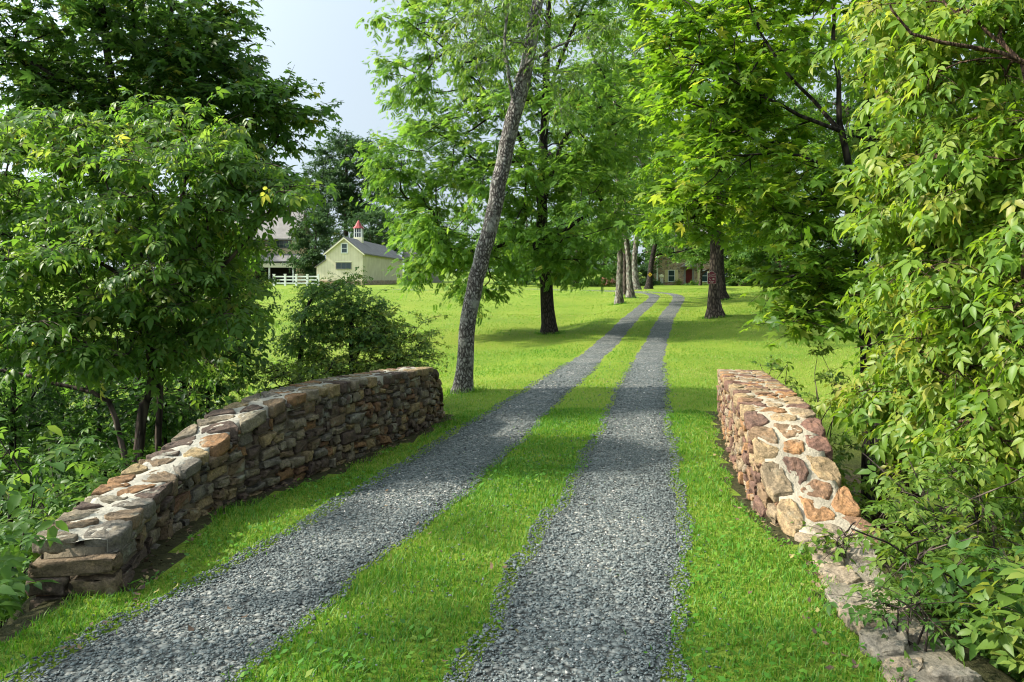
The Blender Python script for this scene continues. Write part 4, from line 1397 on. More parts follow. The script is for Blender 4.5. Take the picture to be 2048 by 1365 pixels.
for c_ in (1342.5, 1408.5, 1450, 1490):
    window(ho, HX(c_), HZ(563), 12 * k, 21.5 * k, 0, PAINT['white'], PAINT['glass'], 1, 2, .07)
    for sg in (-1, 1):
        a_ = HX(c_ + sg * 7.1); b_ = HX(c_ + sg * 13.4)
        MB().box(min(a_, b_), max(a_, b_), -.07, -.004, HZ(564.5), HZ(540)).build('shutter', PAINT['shutter'], ho)
for c_ in (1342.5, 1374, 1408.5, 1450, 1490):
    window(ho, HX(c_), HZ(515), 11 * k, 18 * k, 0, PAINT['white'], PAINT['glass'], 1, 2, .07)

# flag on the house
fp = P(1467, 541, 98.3)
fg = empty('flag', fp)
tag(fg, 'red and white striped flag on a short slanted pole at the stone house', 'flag')
FR = [plain('flag_red', (0.5, 0.03, 0.05), .7, .05, 2, 0), plain('flag_white', (.8, .8, .8), .7, .05, 2, 0), plain('flag_blue', (0.03, 0.04, 0.16), .7, .05, 2, 0)]
v_, q_, mi_ = [], [], []
nu, nw = 14, 7
for a in range(nu + 1):
    for c_ in range(nw + 1):
        u_ = a / nu * 1.25; w_ = c_ / nw * .8
        v_.append((.1 + u_ * .72 + w_ * .25, .08 * math.sin(u_ * 6) + .03 * w_, -.12 - u_ * .62 - w_ * .62 + .05 * math.sin(u_ * 4)))
for a in range(nu):
    for c_ in range(nw):
        q_.append((a * (nw + 1) + c_, (a + 1) * (nw + 1) + c_, (a + 1) * (nw + 1) + c_ + 1, a * (nw + 1) + c_ + 1)); mi_.append(2 if a < 5 and c_ < 4 else c_ % 2)
fo = obj('cloth', mesh_np('cloth', np.array(v_), [np.array(q_)], FR, matidx=mi_, smooth=True), fg)
so_ = fo.modifiers.new('s', 'SOLIDIFY'); so_.thickness = .01
VT, FT = tubes([(np.array([(-.12, .7, .25), (.05, .2, -.02), (.95, -.05, -.75)]), np.array([.025, .025, .02]))])
obj('pole', mesh_np('pole', VT, [FT], PAINT['white'], smooth=True), fg)


# ------------------------------------------------------------------ signs
def text_mesh(name, body, size, mat, parent, loc, align='CENTER'):
    cu_ = bpy.data.curves.new(name, 'FONT'); cu_.body = body; cu_.size = size; cu_.align_x = align; cu_.align_y = 'CENTER'; cu_.extrude = .002
    o = bpy.data.objects.new(name, cu_); COL.objects.link(o)
    dg = bpy.context.evaluated_depsgraph_get()
    me_ = bpy.data.meshes.new_from_object(o.evaluated_get(dg)); me_.name = name
    bpy.data.objects.remove(o)
    me_.materials.clear(); me_.materials.append(mat)
    q = obj(name, me_, parent); q.location = loc; q.rotation_euler = (PI / 2, 0, 0)
    return q

MAROON = plain('maroon_paint', (0.13, 0.008, 0.020), .4, .08, 3, 0)
CREAMP = plain('sign_cream', (0.36, 0.29, 0.24), .5, .05, 3, 0)
SY = 35.55
sp = P(1423.6, 555.5, SY)
sg_ = empty('drive_sign', sp)
tag(sg_, 'maroon notice board with cream border and lettering nailed to the thick trunk', 'sign')
ks = SY / F
def sign_outline(gr):
    w = 8.8 * ks - gr; z0 = -13.0 * ks + gr; z1 = 9.2 * ks - gr; z2 = 12.8 * ks - gr; r = 4.8 * ks - gr * .4
    return [(-w + .02, z0), (w - .02, z0), (w, z0 + .02), (w, z1), (r + .012, z1), (r - .03, z2 - .015), (r - .06, z2), (-r + .06, z2), (-r + .03, z2 - .015), (-r - .012, z1), (-w, z1), (-w, z0 + .02)]
MB().prism_y(sign_outline(0), 0, .025).build('border', CREAMP, sg_)
MB().prism_y(sign_outline(.019), -.008, -.001).build('panel', MAROON, sg_)
text_mesh('lettering', 'SLOW', .105, CREAMP, sg_, (-.005, -.012, .13))
text_mesh('lettering', 'DOWN', .105, CREAMP, sg_, (0, -.012, .045))
# two pale animal shapes (a small crouching one, a rounder one)
MB().prism_y([(-.13, -.06), (-.11, -.045), (-.06, -.10), (-.02, -.125), (-.03, -.14), (-.08, -.125)], -.013, -.0085).build('motif', CREAMP, sg_)
MB().prism_y([(.02, -.09), (.03, -.05), (.07, -.03), (.12, -.045), (.135, -.09), (.11, -.10), (.09, -.085), (.065, -.12), (.045, -.12), (.05, -.09)], -.013, -.0085).build('motif', CREAMP, sg_)
for x0, x1, zz, hh in ((-.145, -.085, -.20, .032), (-.06, .11, -.205, .022), (-.07, -.035, -.255, .022), (-.02, .06, -.25, .024)):
    MB().box(x0, x1, -.012, -.0085, zz, zz + hh).build('lettering_line', CREAMP, sg_)

YEL = plain('sign_yellow', (0.62, 0.40, 0.03), .5, .05, 3, 0)
BLK = plain('sign_black', (0.02, 0.02, 0.015), .5, .05, 3, 0)
ys = P(1300, 549.7, 69.3)
yo = empty('warning_sign', ys)
tag(yo, 'small yellow diamond warning sign with a black mark on the dark leaning trunk', 'sign')
MB().prism_y([(0, -.205), (.205, 0), (0, .205), (-.205, 0)], 0, .02).build('plate', YEL, yo)
MB().prism_y([(-.07, .035), (.0, .06), (.06, .02), (.055, -.05), (.0, -.085), (-.035, -.075), (.0, -.045), (.02, -.01), (-.02, .02), (-.06, .012)], -.006, -.001).build('symbol', BLK, yo)
# ------------------------------------------------------------------ trees
def gs(px, py, Y): return P(px, py, Y)

# leaning grey tree by the far end of the left wall
lean = TP([(925, 812, 18), (927, 770, 16.5), (932, 690, 16), (942, 610, 16), (960, 530, 16), (984, 440, 15.5), (1003, 340, 15.5), (1024, 245, 15.5), (1046, 170, 14), (1060, 100, 13), (1068, 40, 11.5), (1085, -40, 10), (1105, -130, 8), (1125, -240, 6)], 13.7)
lean = ground_start(lean)
br1 = TP([(1030, 215, 4), (1016, 140, 3.6), (1010, 70, 3.2), (1018, 10, 2.6), (1024, -60, 2)], 13.6)
br2 = TP([(1030, 165, 4), (1050, 128, 3.5), (1085, 110, 3), (1130, 85, 2.2), (1180, 78, 1.5)], 13.5)
tree('leaning_tree', 'tall slim flaky barked tree leaning right beside the far end of the left wall', 'tree', [lean, br1, br2],
     [B(1000, 70, 13.4, 110, 110, 1.2, 22), B(1130, 90, 13.4, 100, 80, 1.1, 15), B(1030, -110, 13.7, 200, 110, 2.0, 14), B(960, 20, 13.4, 60, 70, .8, 8), B(1120, 180, 13.8, 60, 60, .8, 5)],
     T_CHERRY, .125, M['cherry'], M['greybark'], 101, twigs=7, per=8, tl=.5, droop=.55, rtip=.003, shell=.3, flare=1.75, attach=.55, seg=.25)

# broad tree on the lawn
wal = ground_start(TP([(1099, 668, 15.5), (1097, 640, 13.5), (1092, 570, 12.5), (1086, 500, 12.5), (1083, 440, 11), (1086, 340, 9), (1090, 240, 8), (1093, 150, 7), (1096, 60, 5.5), (1100, -60, 4), (1105, -150, 2)], 32))
wb = [TP([(1084, 505, 8), (1068, 490, 6.5), (1040, 481, 5), (1005, 490, 4), (970, 500, 3)], 31.8),
      TP([(1086, 400, 6), (1060, 330, 5), (1030, 260, 4.5), (985, 200, 3.5), (930, 140, 2.5), (880, 90, 1.5)], 31.6),
      TP([(1088, 490, 5), (1120, 470, 4.5), (1160, 440, 3.5), (1200, 420, 2.5)], 31.5),
      TP([(1088, 400, 5), (1110, 330, 4.5), (1128, 280, 4), (1160, 240, 3), (1200, 215, 2)], 31),
      TP([(1093, 200, 4), (1120, 120, 3.5), (1150, 50, 3), (1180, -20, 2)], 32)]
tree('broad_lawn_tree', 'broad full crowned tree with straight dark trunk on the lawn left of the drive', 'tree', [wal] + wb,
     [B(945, 430, 31, 135, 110, 4.2, 50), B(1120, 420, 30.5, 120, 110, 4.2, 48), B(1030, 300, 31, 230, 110, 4.5, 62), B(1170, 260, 31, 115, 110, 4, 32),
      B(900, 130, 32, 145, 100, 3.6, 40), B(1070, 100, 33, 180, 100, 4, 40), B(1130, -60, 32, 230, 110, 4, 44), B(920, -50, 32, 150, 90, 3.5, 26),
      B(850, 330, 31.5, 110, 70, 2.5, 22), B(1135, 520, 30.5, 60, 40, 2.2, 12), B(885, 520, 31, 50, 40, 2, 10), B(832, 505, 31, 28, 36, 1.6, 7), B(850, 450, 31, 40, 40, 2, 8), B(800, 350, 31.5, 35, 35, 1.5, 6), B(950, 560, 31, 60, 30, 1.5, 7)],
     T_PINN, .27, M['walnut'], M['darkbark'], 102, twigs=11, per=8, tl=1.05, flat=.5, droop=.22, rtip=.010, shell=.35, flare=1.35, attach=.2, seg=.6, outb=.8, twigtube=False, jit=.4)

# four trunks lined up left of the drive's bend
def road_tree(seed, label, base, Y, pts, blobs, bark, name='roadside_tree', leaf=.34, mat='walnut', T=None, n=1.0):
    tr = ground_start(TP(pts, Y))
    return tree(name, label, 'tree', [tr], blobs, T or T_PINN, leaf, M[mat], bark, seed, twigs=10, per=8, tl=1.2, flat=.5, droop=.22, rtip=.012, shell=.35, flare=1.5,
                attach=.3, seg=.8, group='trees lined up along the drive', outb=.8, twigtube=False, jit=.4)

road_tree(111, 'foremost of the pale trunks lined up left of the bend in the drive', None, 47,
          [(1238, 604, 8), (1239, 560, 6.3), (1241, 500, 6), (1238, 455, 5.5), (1236, 380, 5), (1232, 280, 4), (1228, 180, 3), (1226, 90, 2)],
          [B(1215, 330, 46, 95, 140, 4, 48), B(1225, 170, 47, 90, 110, 4, 38), B(1255, 430, 46, 60, 50, 3, 12)], M['palebark'])
road_tree(112, 'slender trunk half hidden just behind the foremost pale trunk', None, 55,
          [(1250, 588, 5), (1250, 540, 4.4), (1248, 480, 4.2), (1246, 400, 3.8), (1240, 260, 3), (1238, 130, 2)],
          [B(1250, 260, 55, 80, 130, 4, 34), B(1245, 120, 55, 70, 90, 3.5, 24)], M['bark'])
road_tree(113, 'grey trunk with a reddish foot, third in the row by the bend', None, 52,
          [(1261, 591, 8), (1259, 560, 5.6), (1255, 500, 5.4), (1250, 450, 5), (1256, 360, 4), (1266, 240, 3.2), (1270, 120, 2)],
          [B(1280, 250, 52, 75, 140, 4, 36), B(1275, 120, 52, 75, 80, 3.5, 24), B(1290, 400, 52, 50, 60, 3, 12)], M['palebark'])
road_tree(114, 'mossy grey forked trunk standing last in the row by the bend', None, 66,
          [(1273, 580, 8), (1271, 560, 6), (1269, 520, 5.5), (1274, 470, 4.6), (1282, 400, 4), (1290, 280, 3), (1294, 160, 2)],
          [B(1295, 330, 66, 60, 130, 5, 32), B(1300, 190, 66, 55, 90, 4, 20)], M['palebark'])
sn = ground_start(TP([(1297, 579, 7.5), (1299, 560, 5.6), (1303, 530, 5.2), (1307, 505, 4.8), (1311, 488, 4.0)], 69.8))
snb = TP([(1307, 512, 2.2), (1330, 507, 1.8), (1352, 505, 1.3), (1375, 500, .8)], 69.8)
tree('broken_tree', 'dark leaning trunk with broken top beside the stone house', 'tree', [sn, snb],
     [B(1345, 470, 70, 45, 35, 2.5, 12), B(1385, 490, 70, 30, 25, 2, 8)], T_TUFT, .42, M['walnut'], M['darkbark'], 115, twigs=8, per=6, tl=1.1, droop=.3, rtip=.012, shell=.3, flare=1.5, attach=.4, seg=.5, twigtube=False)

# tree carrying the maroon sign, and the one behind it
s1 = ground_start(TP([(1431, 633, 16), (1429, 610, 12), (1428.5, 570, 10.5), (1430, 500, 10), (1432, 430, 9.5), (1436, 340, 8), (1440, 230, 6), (1445, 120, 4), (1450, 30, 2)], 36))
tree('sign_tree', 'thick furrowed trunk on the right lawn that carries the maroon sign', 'tree', [s1],
     [B(1400, 330, 37, 95, 110, 3.4, 40), B(1500, 300, 37, 110, 120, 3.5, 40), B(1430, 170, 37, 130, 100, 3.5, 36), B(1450, 60, 37, 120, 80, 3, 22), B(1390, 440, 37.5, 40, 20, 2, 7), B(1540, 440, 37.5, 80, 50, 3, 14)],
     T_TUFT, .26, M['maple'], M['bark'], 116, twigs=13, per=9, tl=1.2, droop=.3, rtip=.010, shell=.3, flare=1.55, attach=.35, seg=.6, twigtube=False)
s2 = ground_start(TP([(1446, 600, 11), (1443, 580, 8), (1441, 540, 7), (1440, 480, 6.5), (1442, 380, 5), (1446, 240, 3)], 46))
tree('shadow_tree', 'dark trunk standing close behind the tree with the maroon sign', 'tree', [s2],
     [B(1500, 390, 47, 70, 70, 3.5, 26), B(1470, 270, 47, 90, 90, 3.5, 28), B(1385, 400, 48, 50, 50, 2.5, 12)],
     T_TUFT, .38, M['fartree'], M['darkbark'], 117, twigs=9, per=7, tl=1.2, droop=.3, rtip=.010, shell=.3, flare=1.6, attach=.35, seg=.7, twigtube=False)

# ---- left foreground
e1 = TP([(262, 935, 11), (283, 850, 10), (300, 790, 9.5), (306, 740, 8.5), (296, 660, 7.5), (300, 600, 6.5), (330, 520, 5), (352, 440, 4), (372, 360, 3)], 7.3)
e1[0] = (e1[0][0] - .1, e1[0][1] - .1, float(ground_z(e1[0][0], e1[0][1])) - .2, e1[0][3])
e1b = TP([(322, 850, 7), (318, 790, 6.5), (312, 740, 6), (314, 660, 5.5), (345, 610, 5), (400, 570, 4.6), (460, 520, 4), (510, 460, 3.2), (540, 420, 2.2)], 7.4)
e1b[0] = (e1b[0][0] - .05, e1b[0][1], float(ground_z(e1b[0][0], e1b[0][1])) - .2, e1b[0][3])
e1c = TP([(250, 915, 6), (240, 870, 5.5), (215, 800, 5), (185, 785, 4.4), (120, 770, 3.8), (60, 752, 3), (0, 740, 2.4)], 6.9)
e1d = TP([(297, 670, 5), (270, 655, 4.4), (235, 640, 3.6), (190, 625, 2.6)], 7.2)
e1e = TP([(300, 610, 5), (250, 560, 4.4), (215, 535, 4), (150, 500, 3.4), (100, 480, 2.4)], 7.2)
tree('boxelder', 'leafy many stemmed tree close behind the near half of the left wall', 'tree', [e1, e1b, e1c, e1d, e1e],
     [B(20, 330, 7.4, 90, 70, .8, 14), B(15, 470, 7.2, 80, 60, .8, 12), B(200, 275, 7.6, 60, 25, .6, 7), B(575, 375, 7.2, 16, 38, .25, 5), B(480, 330, 7.5, 40, 25, .5, 6), B(330, 370, 7.4, 165, 90, 1.0, 34), B(130, 390, 7.2, 140, 90, 1.0, 28), B(415, 480, 7.5, 65, 80, .9, 19), B(90, 235, 7.5, 30, 22, .3, 4), B(260, 232, 7.6, 26, 20, .3, 4), B(420, 258, 7.6, 30, 26, .3, 4), B(520, 330, 7.4, 24, 22, .3, 4), B(160, 290, 7.4, 60, 30, .4, 6), B(250, 520, 7.0, 190, 65, .9, 28), B(60, 560, 6.8, 100, 60, .8, 16),
      B(460, 600, 7.6, 45, 40, .6, 9), B(330, 620, 7.0, 130, 40, .7, 15), B(120, 640, 6.6, 120, 45, .7, 17), B(230, 690, 7.0, 90, 35, .6, 9), B(330, 690, 7.2, 60, 30, .5, 7), B(400, 700, 8.2, 60, 30, .7, 6), B(390, 290, 7.6, 60, 40, .7, 9)],
     T_FIVE, .16, M['boxelder'], M['bark'], 121, tint=(.55, .2), twigs=6, per=6, tl=.38, droop=.42, rtip=.0035, shell=.25, seg=.18, wig=.06, jit=.42, attach=.12)

m1 = ground_start(TP([(285, 760, 13), (280, 600, 12), (272, 440, 11), (262, 330, 10), (240, 250, 9), (225, 170, 7.5), (208, 60, 6), (195, -60, 4.5), (190, -180, 3)], 12))
m1b = TP([(262, 350, 8), (290, 280, 7), (312, 200, 6), (330, 110, 5), (345, 20, 4), (355, -80, 3)], 12)
m1c = TP([(290, 290, 5), (370, 270, 4.5), (450, 245, 3.6), (530, 225, 2.6), (590, 200, 1.6)], 12)
m1d = TP([(240, 250, 6), (170, 190, 5), (90, 140, 4), (20, 100, 3)], 11.5)
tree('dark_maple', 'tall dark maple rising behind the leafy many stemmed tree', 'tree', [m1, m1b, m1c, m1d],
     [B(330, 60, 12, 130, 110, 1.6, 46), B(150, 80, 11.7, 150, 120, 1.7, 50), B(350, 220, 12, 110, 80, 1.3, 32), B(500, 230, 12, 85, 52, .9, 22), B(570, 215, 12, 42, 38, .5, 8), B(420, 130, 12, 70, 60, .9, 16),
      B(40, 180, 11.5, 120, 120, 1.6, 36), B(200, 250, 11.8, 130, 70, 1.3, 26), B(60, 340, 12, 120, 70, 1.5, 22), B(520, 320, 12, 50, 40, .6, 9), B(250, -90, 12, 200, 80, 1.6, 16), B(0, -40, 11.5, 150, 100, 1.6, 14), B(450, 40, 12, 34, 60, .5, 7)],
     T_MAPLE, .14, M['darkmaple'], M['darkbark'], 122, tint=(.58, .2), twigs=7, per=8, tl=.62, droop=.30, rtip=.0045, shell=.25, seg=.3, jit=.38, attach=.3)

# thicket behind the left wall, thin stems with small leaves
def thicket(seed, label, stems, Y, blobs, leaf=.085, mat='darkmaple', bark='darkbark', T=None, name='sapling', twigs=6, per=8, tl=.4, grp='saplings in the ditch behind the left wall', **kw):
    trs = []
    for s_ in stems:
        t_ = ground_start(TP(s_, Y)); trs.append(t_)
    return tree(name, label, 'sapling' if name == 'sapling' else 'shrub', trs, blobs, T or T_OVATE, leaf, M[mat], M[bark], seed, twigs=twigs, per=per, tl=tl, droop=.3, rtip=.003, shell=.2, seg=.2, jit=.5, group=grp, **kw)

thicket(131, 'thin dark sapling behind the left wall, right of the forked trunk', [[(372, 850, 6), (368, 780, 5.5), (372, 700, 5), (380, 620, 4), (390, 560, 3)]], 10,
        [B(390, 640, 10, 60, 70, .7, 26), B(370, 560, 10, 60, 50, .6, 10), B(400, 750, 9.8, 55, 40, .5, 14)])
thicket(132, 'slim sapling with hanging dark leaves nearest the bright lawn gap', [[(418, 850, 5), (416, 780, 4.4), (420, 700, 4), (440, 620, 3.4), (470, 570, 2.4)]], 10.4,
        [B(465, 640, 10.4, 48, 70, .7, 26), B(440, 740, 10.2, 40, 40, .5, 13), B(480, 710, 10.4, 22, 35, .4, 6)], leaf=.10)
thicket(133, 'vine covered sapling in the dark thicket left of the forked trunk', [[(200, 850, 5), (195, 780, 4.4), (190, 700, 4), (175, 620, 3.2)], [(120, 860, 4), (125, 770, 3.6), (118, 690, 3)]], 10,
        [B(195, 690, 10, 70, 75, .8, 27), B(110, 730, 10, 55, 65, .7, 19), B(240, 780, 9.6, 50, 30, .5, 8), B(60, 640, 10.5, 60, 30, .7, 8)])
thicket(134, 'low dark bush at the foot of the forked trunk behind the wall', [[(270, 860, 4), (275, 800, 3.4), (280, 740, 2.6)], [(330, 860, 4), (332, 810, 3.4), (340, 760, 2.4)]], 9.2,
        [B(330, 800, 9.0, 80, 45, .6, 26), B(250, 820, 8.8, 70, 45, .6, 20)], leaf=.09, name='bush', grp='bushes behind the left wall')
thicket(135, 'dark leafy bush at the left edge behind the near plants', [[(20, 900, 5), (25, 800, 4.4), (40, 700, 3.4)]], 8.0,
        [B(20, 740, 8, 90, 90, .8, 30), B(40, 880, 7.6, 90, 60, .7, 20)], leaf=.12, name='bush', grp='bushes behind the left wall', T=T_TRI)

# vine draped shrub at the far end of the left wall
thicket(141, 'vine draped shrub with a crooked dark stem between left wall and barn', [[(590, 765, 5), (602, 700, 5.5), (608, 640, 5), (622, 600, 2.5), (640, 585, 1.2)], [(702, 760, 7), (704, 700, 7), (702, 640, 4), (712, 620, 1.5)]], 11.6,
        [B(650, 605, 11.6, 55, 25, .6, 22), B(605, 670, 11.5, 20, 60, .3, 16), B(715, 650, 11.6, 45, 45, .5, 26), B(690, 575, 11.6, 30, 22, .4, 6), B(735, 620, 11.7, 25, 25, .4, 6)],
        leaf=.105, mat='weed', name='shrub', grp='shrubs behind the left wall', T=T_FIVE)
thicket(142, 'low spreading leafy shrub along the top of the left wall', [[(700, 790, 4), (705, 740, 3.4), (720, 700, 2.6)], [(790, 790, 4), (792, 740, 3.4), (800, 690, 2.4)], [(620, 800, 4), (625, 760, 3), (630, 720, 2)]], 11.3,
        [B(700, 715, 11.3, 90, 42, .6, 46), B(790, 705, 11.4, 62, 40, .5, 36), B(620, 760, 10.6, 75, 34, .5, 22), B(770, 655, 11.5, 60, 35, .5, 12), B(840, 665, 11.5, 25, 25, .3, 5), B(540, 770, 10.2, 70, 34, .5, 16), B(730, 755, 11.0, 100, 25, .4, 20)],
        leaf=.075, mat='weedsun', name='shrub', grp='shrubs behind the left wall', T=T_TRI)

# ---- right foreground
r1 = TP([(1738, 1060, 13), (1735, 960, 12), (1736, 860, 12), (1734, 760, 12), (1728, 650, 11), (1722, 540, 10), (1712, 420, 9), (1700, 340, 7.5), (1680, 250, 6), (1674, 150, 4.5), (1668, 50, 4), (1660, -80, 3)], 7.9)
r1 = ground_start(r1, .3)
r1b = TP([(1682, 265, 5), (1640, 215, 4), (1590, 165, 3.2), (1545, 105, 2.6), (1510, 40, 2), (1480, -40, 1.4)], 7.8)
r1c = TP([(1680, 262, 4.5), (1620, 240, 4), (1560, 210, 3.4), (1500, 180, 2.6), (1430, 140, 2), (1360, 110, 1.3)], 7.6)
r1d = TP([(1704, 375, 4.4), (1660, 340, 3.6), (1600, 312, 3), (1540, 308, 2.2), (1470, 312, 1.5)], 7.7)
r1e = TP([(1722, 560, 3.5), (1670, 545, 3), (1610, 550, 2.4), (1550, 560, 1.6)], 7.7)
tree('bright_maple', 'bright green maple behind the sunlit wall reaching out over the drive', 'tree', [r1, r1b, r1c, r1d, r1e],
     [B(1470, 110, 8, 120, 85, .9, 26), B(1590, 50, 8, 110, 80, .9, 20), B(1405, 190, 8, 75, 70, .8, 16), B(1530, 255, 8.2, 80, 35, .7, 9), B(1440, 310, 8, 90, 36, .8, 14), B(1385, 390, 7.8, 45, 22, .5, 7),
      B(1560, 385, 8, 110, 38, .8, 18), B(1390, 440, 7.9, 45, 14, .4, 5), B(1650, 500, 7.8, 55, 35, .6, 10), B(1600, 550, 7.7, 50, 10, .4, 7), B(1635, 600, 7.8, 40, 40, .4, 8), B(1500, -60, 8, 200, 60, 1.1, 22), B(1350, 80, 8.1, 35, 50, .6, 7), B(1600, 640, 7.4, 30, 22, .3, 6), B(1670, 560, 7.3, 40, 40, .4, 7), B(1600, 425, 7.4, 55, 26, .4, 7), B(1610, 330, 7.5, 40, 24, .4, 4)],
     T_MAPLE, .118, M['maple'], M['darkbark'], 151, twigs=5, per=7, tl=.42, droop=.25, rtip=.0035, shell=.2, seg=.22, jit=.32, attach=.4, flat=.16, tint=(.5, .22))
r2 = ground_start(TP([(1790, 1090, 44), (1784, 1040, 36), (1792, 985, 32), (1806, 920, 30), (1824, 850, 28), (1842, 760, 26), (1860, 640, 24), (1872, 500, 20), (1878, 340, 16), (1890, 180, 11), (1900, 20, 7), (1905, -120, 4)], 6.4), .25)
r2b = ground_start(TP([(1816, 1085, 12), (1828, 1010, 10), (1842, 960, 9), (1870, 900, 8), (1920, 810, 7), (1970, 700, 5)], 6.2), .2)
r2c = TP([(1905, 240, 6), (1965, 145, 5), (2030, 120, 4.4), (2100, 150, 4)], 5.2)
r2c = TP([(2060, 130, 5), (2010, 108, 5), (1940, 95, 4.4), (1850, 78, 3.6), (1805, 50, 2.6), (1780, 10, 2)], 4.9)
r2d = TP([(1762, 700, 7), (1764, 600, 7), (1762, 480, 7), (1757, 390, 6), (1735, 240, 5), (1730, 100, 4)], 8.4)
r2d = ground_start(TP([(1752, 1000, 8), (1756, 850, 8), (1760, 700, 8), (1764, 600, 7), (1762, 480, 7), (1757, 390, 6), (1735, 240, 5), (1730, 100, 4)], 8.4))
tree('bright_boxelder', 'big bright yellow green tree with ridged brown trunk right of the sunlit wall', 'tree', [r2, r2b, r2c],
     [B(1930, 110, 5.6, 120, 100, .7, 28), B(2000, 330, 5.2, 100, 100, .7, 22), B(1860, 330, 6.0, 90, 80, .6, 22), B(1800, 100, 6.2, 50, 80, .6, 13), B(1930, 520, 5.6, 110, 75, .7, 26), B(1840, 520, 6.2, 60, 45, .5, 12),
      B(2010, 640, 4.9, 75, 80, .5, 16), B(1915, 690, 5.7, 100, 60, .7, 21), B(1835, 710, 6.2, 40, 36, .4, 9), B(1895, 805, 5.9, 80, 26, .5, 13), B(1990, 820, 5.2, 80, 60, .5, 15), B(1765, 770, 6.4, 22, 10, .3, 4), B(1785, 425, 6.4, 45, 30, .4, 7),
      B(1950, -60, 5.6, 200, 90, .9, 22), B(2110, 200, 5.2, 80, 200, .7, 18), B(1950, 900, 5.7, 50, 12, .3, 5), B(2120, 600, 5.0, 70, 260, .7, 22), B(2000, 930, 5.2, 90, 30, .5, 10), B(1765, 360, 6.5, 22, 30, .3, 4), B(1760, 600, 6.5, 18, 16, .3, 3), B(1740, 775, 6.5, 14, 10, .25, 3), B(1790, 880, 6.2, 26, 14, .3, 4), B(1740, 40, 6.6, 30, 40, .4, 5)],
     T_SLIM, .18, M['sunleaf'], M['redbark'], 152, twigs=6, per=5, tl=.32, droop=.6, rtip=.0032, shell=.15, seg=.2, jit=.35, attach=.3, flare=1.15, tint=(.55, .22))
tree('slim_companion_tree', 'slim dark stem standing right beside the bright maple trunk', 'tree', [r2d],
     [B(1770, 250, 8.6, 80, 110, .9, 22), B(1850, 480, 8.8, 90, 90, .9, 24), B(1750, 60, 8.6, 90, 80, .9, 16), B(1900, 750, 8.8, 90, 80, .8, 22)],
     T_TRI, .17, M['boxelder'], M['darkbark'], 153, twigs=6, per=6, tl=.42, droop=.4, rtip=.0035, shell=.15, seg=.25, jit=.4, attach=.3, tint=(.6, .2))
# dim green mass further right, beyond the bright tree
dk = ground_start(TP([(1940, 1000, 16), (1950, 800, 15), (1955, 600, 13), (1960, 400, 10), (1965, 200, 7), (1970, 20, 4)], 9.8))
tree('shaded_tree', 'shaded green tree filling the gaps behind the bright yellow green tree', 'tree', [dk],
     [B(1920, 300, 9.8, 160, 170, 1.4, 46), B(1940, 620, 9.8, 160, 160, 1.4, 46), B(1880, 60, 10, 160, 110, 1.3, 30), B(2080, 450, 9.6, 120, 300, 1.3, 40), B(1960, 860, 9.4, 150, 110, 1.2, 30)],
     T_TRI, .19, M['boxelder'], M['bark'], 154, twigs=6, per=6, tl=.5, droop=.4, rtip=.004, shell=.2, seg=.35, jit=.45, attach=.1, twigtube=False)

# ---- shade tree standing left of the frame, whose shadow falls on the drive
tree('shade_tree', 'maple on the left bank whose shade falls on the near drive', 'tree', [[(-8.8, 2.6, float(ground_z(-8.8, 2.6)) - .3, .22), (-8.7, 2.7, 2.5, .18), (-8.5, 2.8, 5.5, .12), (-8.4, 2.9, 9, .05)]],
     [((-8.4, 2.4, 5.6), (2.0, 2.2, 2.2), 15), ((-8.6, 4.4, 4.4), (1.4, 1.2, 1.4), 6), ((-8.2, 1.0, 8.2), (1.8, 2.0, 1.5), 9)],
     T_MAPLE, .17, M['darkmaple'], M['darkbark'], 161, twigs=6, per=7, tl=.6, droop=.3, rtip=.006, shell=.1, seg=.4, attach=.3, twigtube=False)
st_ = [( -8.6, 4.6, float(ground_z(-8.6, 4.6)) - .2, .2), (-8.5, 4.7, 2, .17), (-8.3, 4.8, 5, .12), (-8.2, 4.9, 8, .06)]

# ---- far trees
def far(seed, label, px, base_py, Y, blobs, leaf=.55, mat='fartree', bark='bark', tr=6, name='far_tree', grp='trees beyond the lawn', tl=1.9, twigs=9, per=8, top=None, shell=.35, T=None, jit=.5):
    tops = min(c[0][2] + c[1][2] * .6 for c in [max(blobs, key=lambda q: q[0][2])])
    b_ = P(px, base_py, Y); b_[2] = float(ground_z(b_[0], Y)) - .3
    tp = np.array([b_[0] + .3, Y, tops])
    path = [(*b_, tr / F * Y), (*(b_ * .6 + tp * .4 + np.array([.1, 0, 0])), tr * .7 / F * Y), (*tp, tr * .2 / F * Y)]
    return tree(name, label, 'tree', [path], blobs, T or T_TUFT, leaf, M[mat], M[bark], seed, twigs=twigs, per=per, tl=tl, droop=.2, rtip=.02, shell=shell, seg=1.5, jit=jit, attach=.15, outb=.7, group=grp, twigtube=False, flare=1.3, flat=.35)

far(201, 'tall open crowned tree rising behind the barns against the sky', 690, 560, 150, [B(690, 320, 150, 58, 45, 5, 40), B(660, 400, 150, 60, 50, 6, 42), B(725, 380, 150, 52, 55, 6, 40), B(690, 450, 150, 85, 45, 7, 34), B(635, 370, 150, 28, 26, 3, 10), B(700, 290, 150, 30, 18, 3, 10), B(770, 330, 150, 30, 26, 4, 10), B(610, 440, 150, 35, 40, 4, 12)], leaf=.85, mat='fardark', tl=2.6, tr=7)
far(202, 'dark rounded tree just right of the barn cupola', 752, 560, 138, [B(752, 470, 138, 42, 58, 5, 50), B(760, 520, 138, 40, 40, 5, 22)], leaf=.7, mat='fardark', tl=1.8, tr=6)
far(203, 'dark green tree between the large tan barn and the cream barn', 628, 565, 112, [B(628, 490, 112, 28, 60, 3, 36), B(640, 540, 112, 22, 30, 2, 14), B(605, 510, 112, 20, 26, 2, 10)], leaf=.6, mat='fardark', tl=1.5, tr=5)
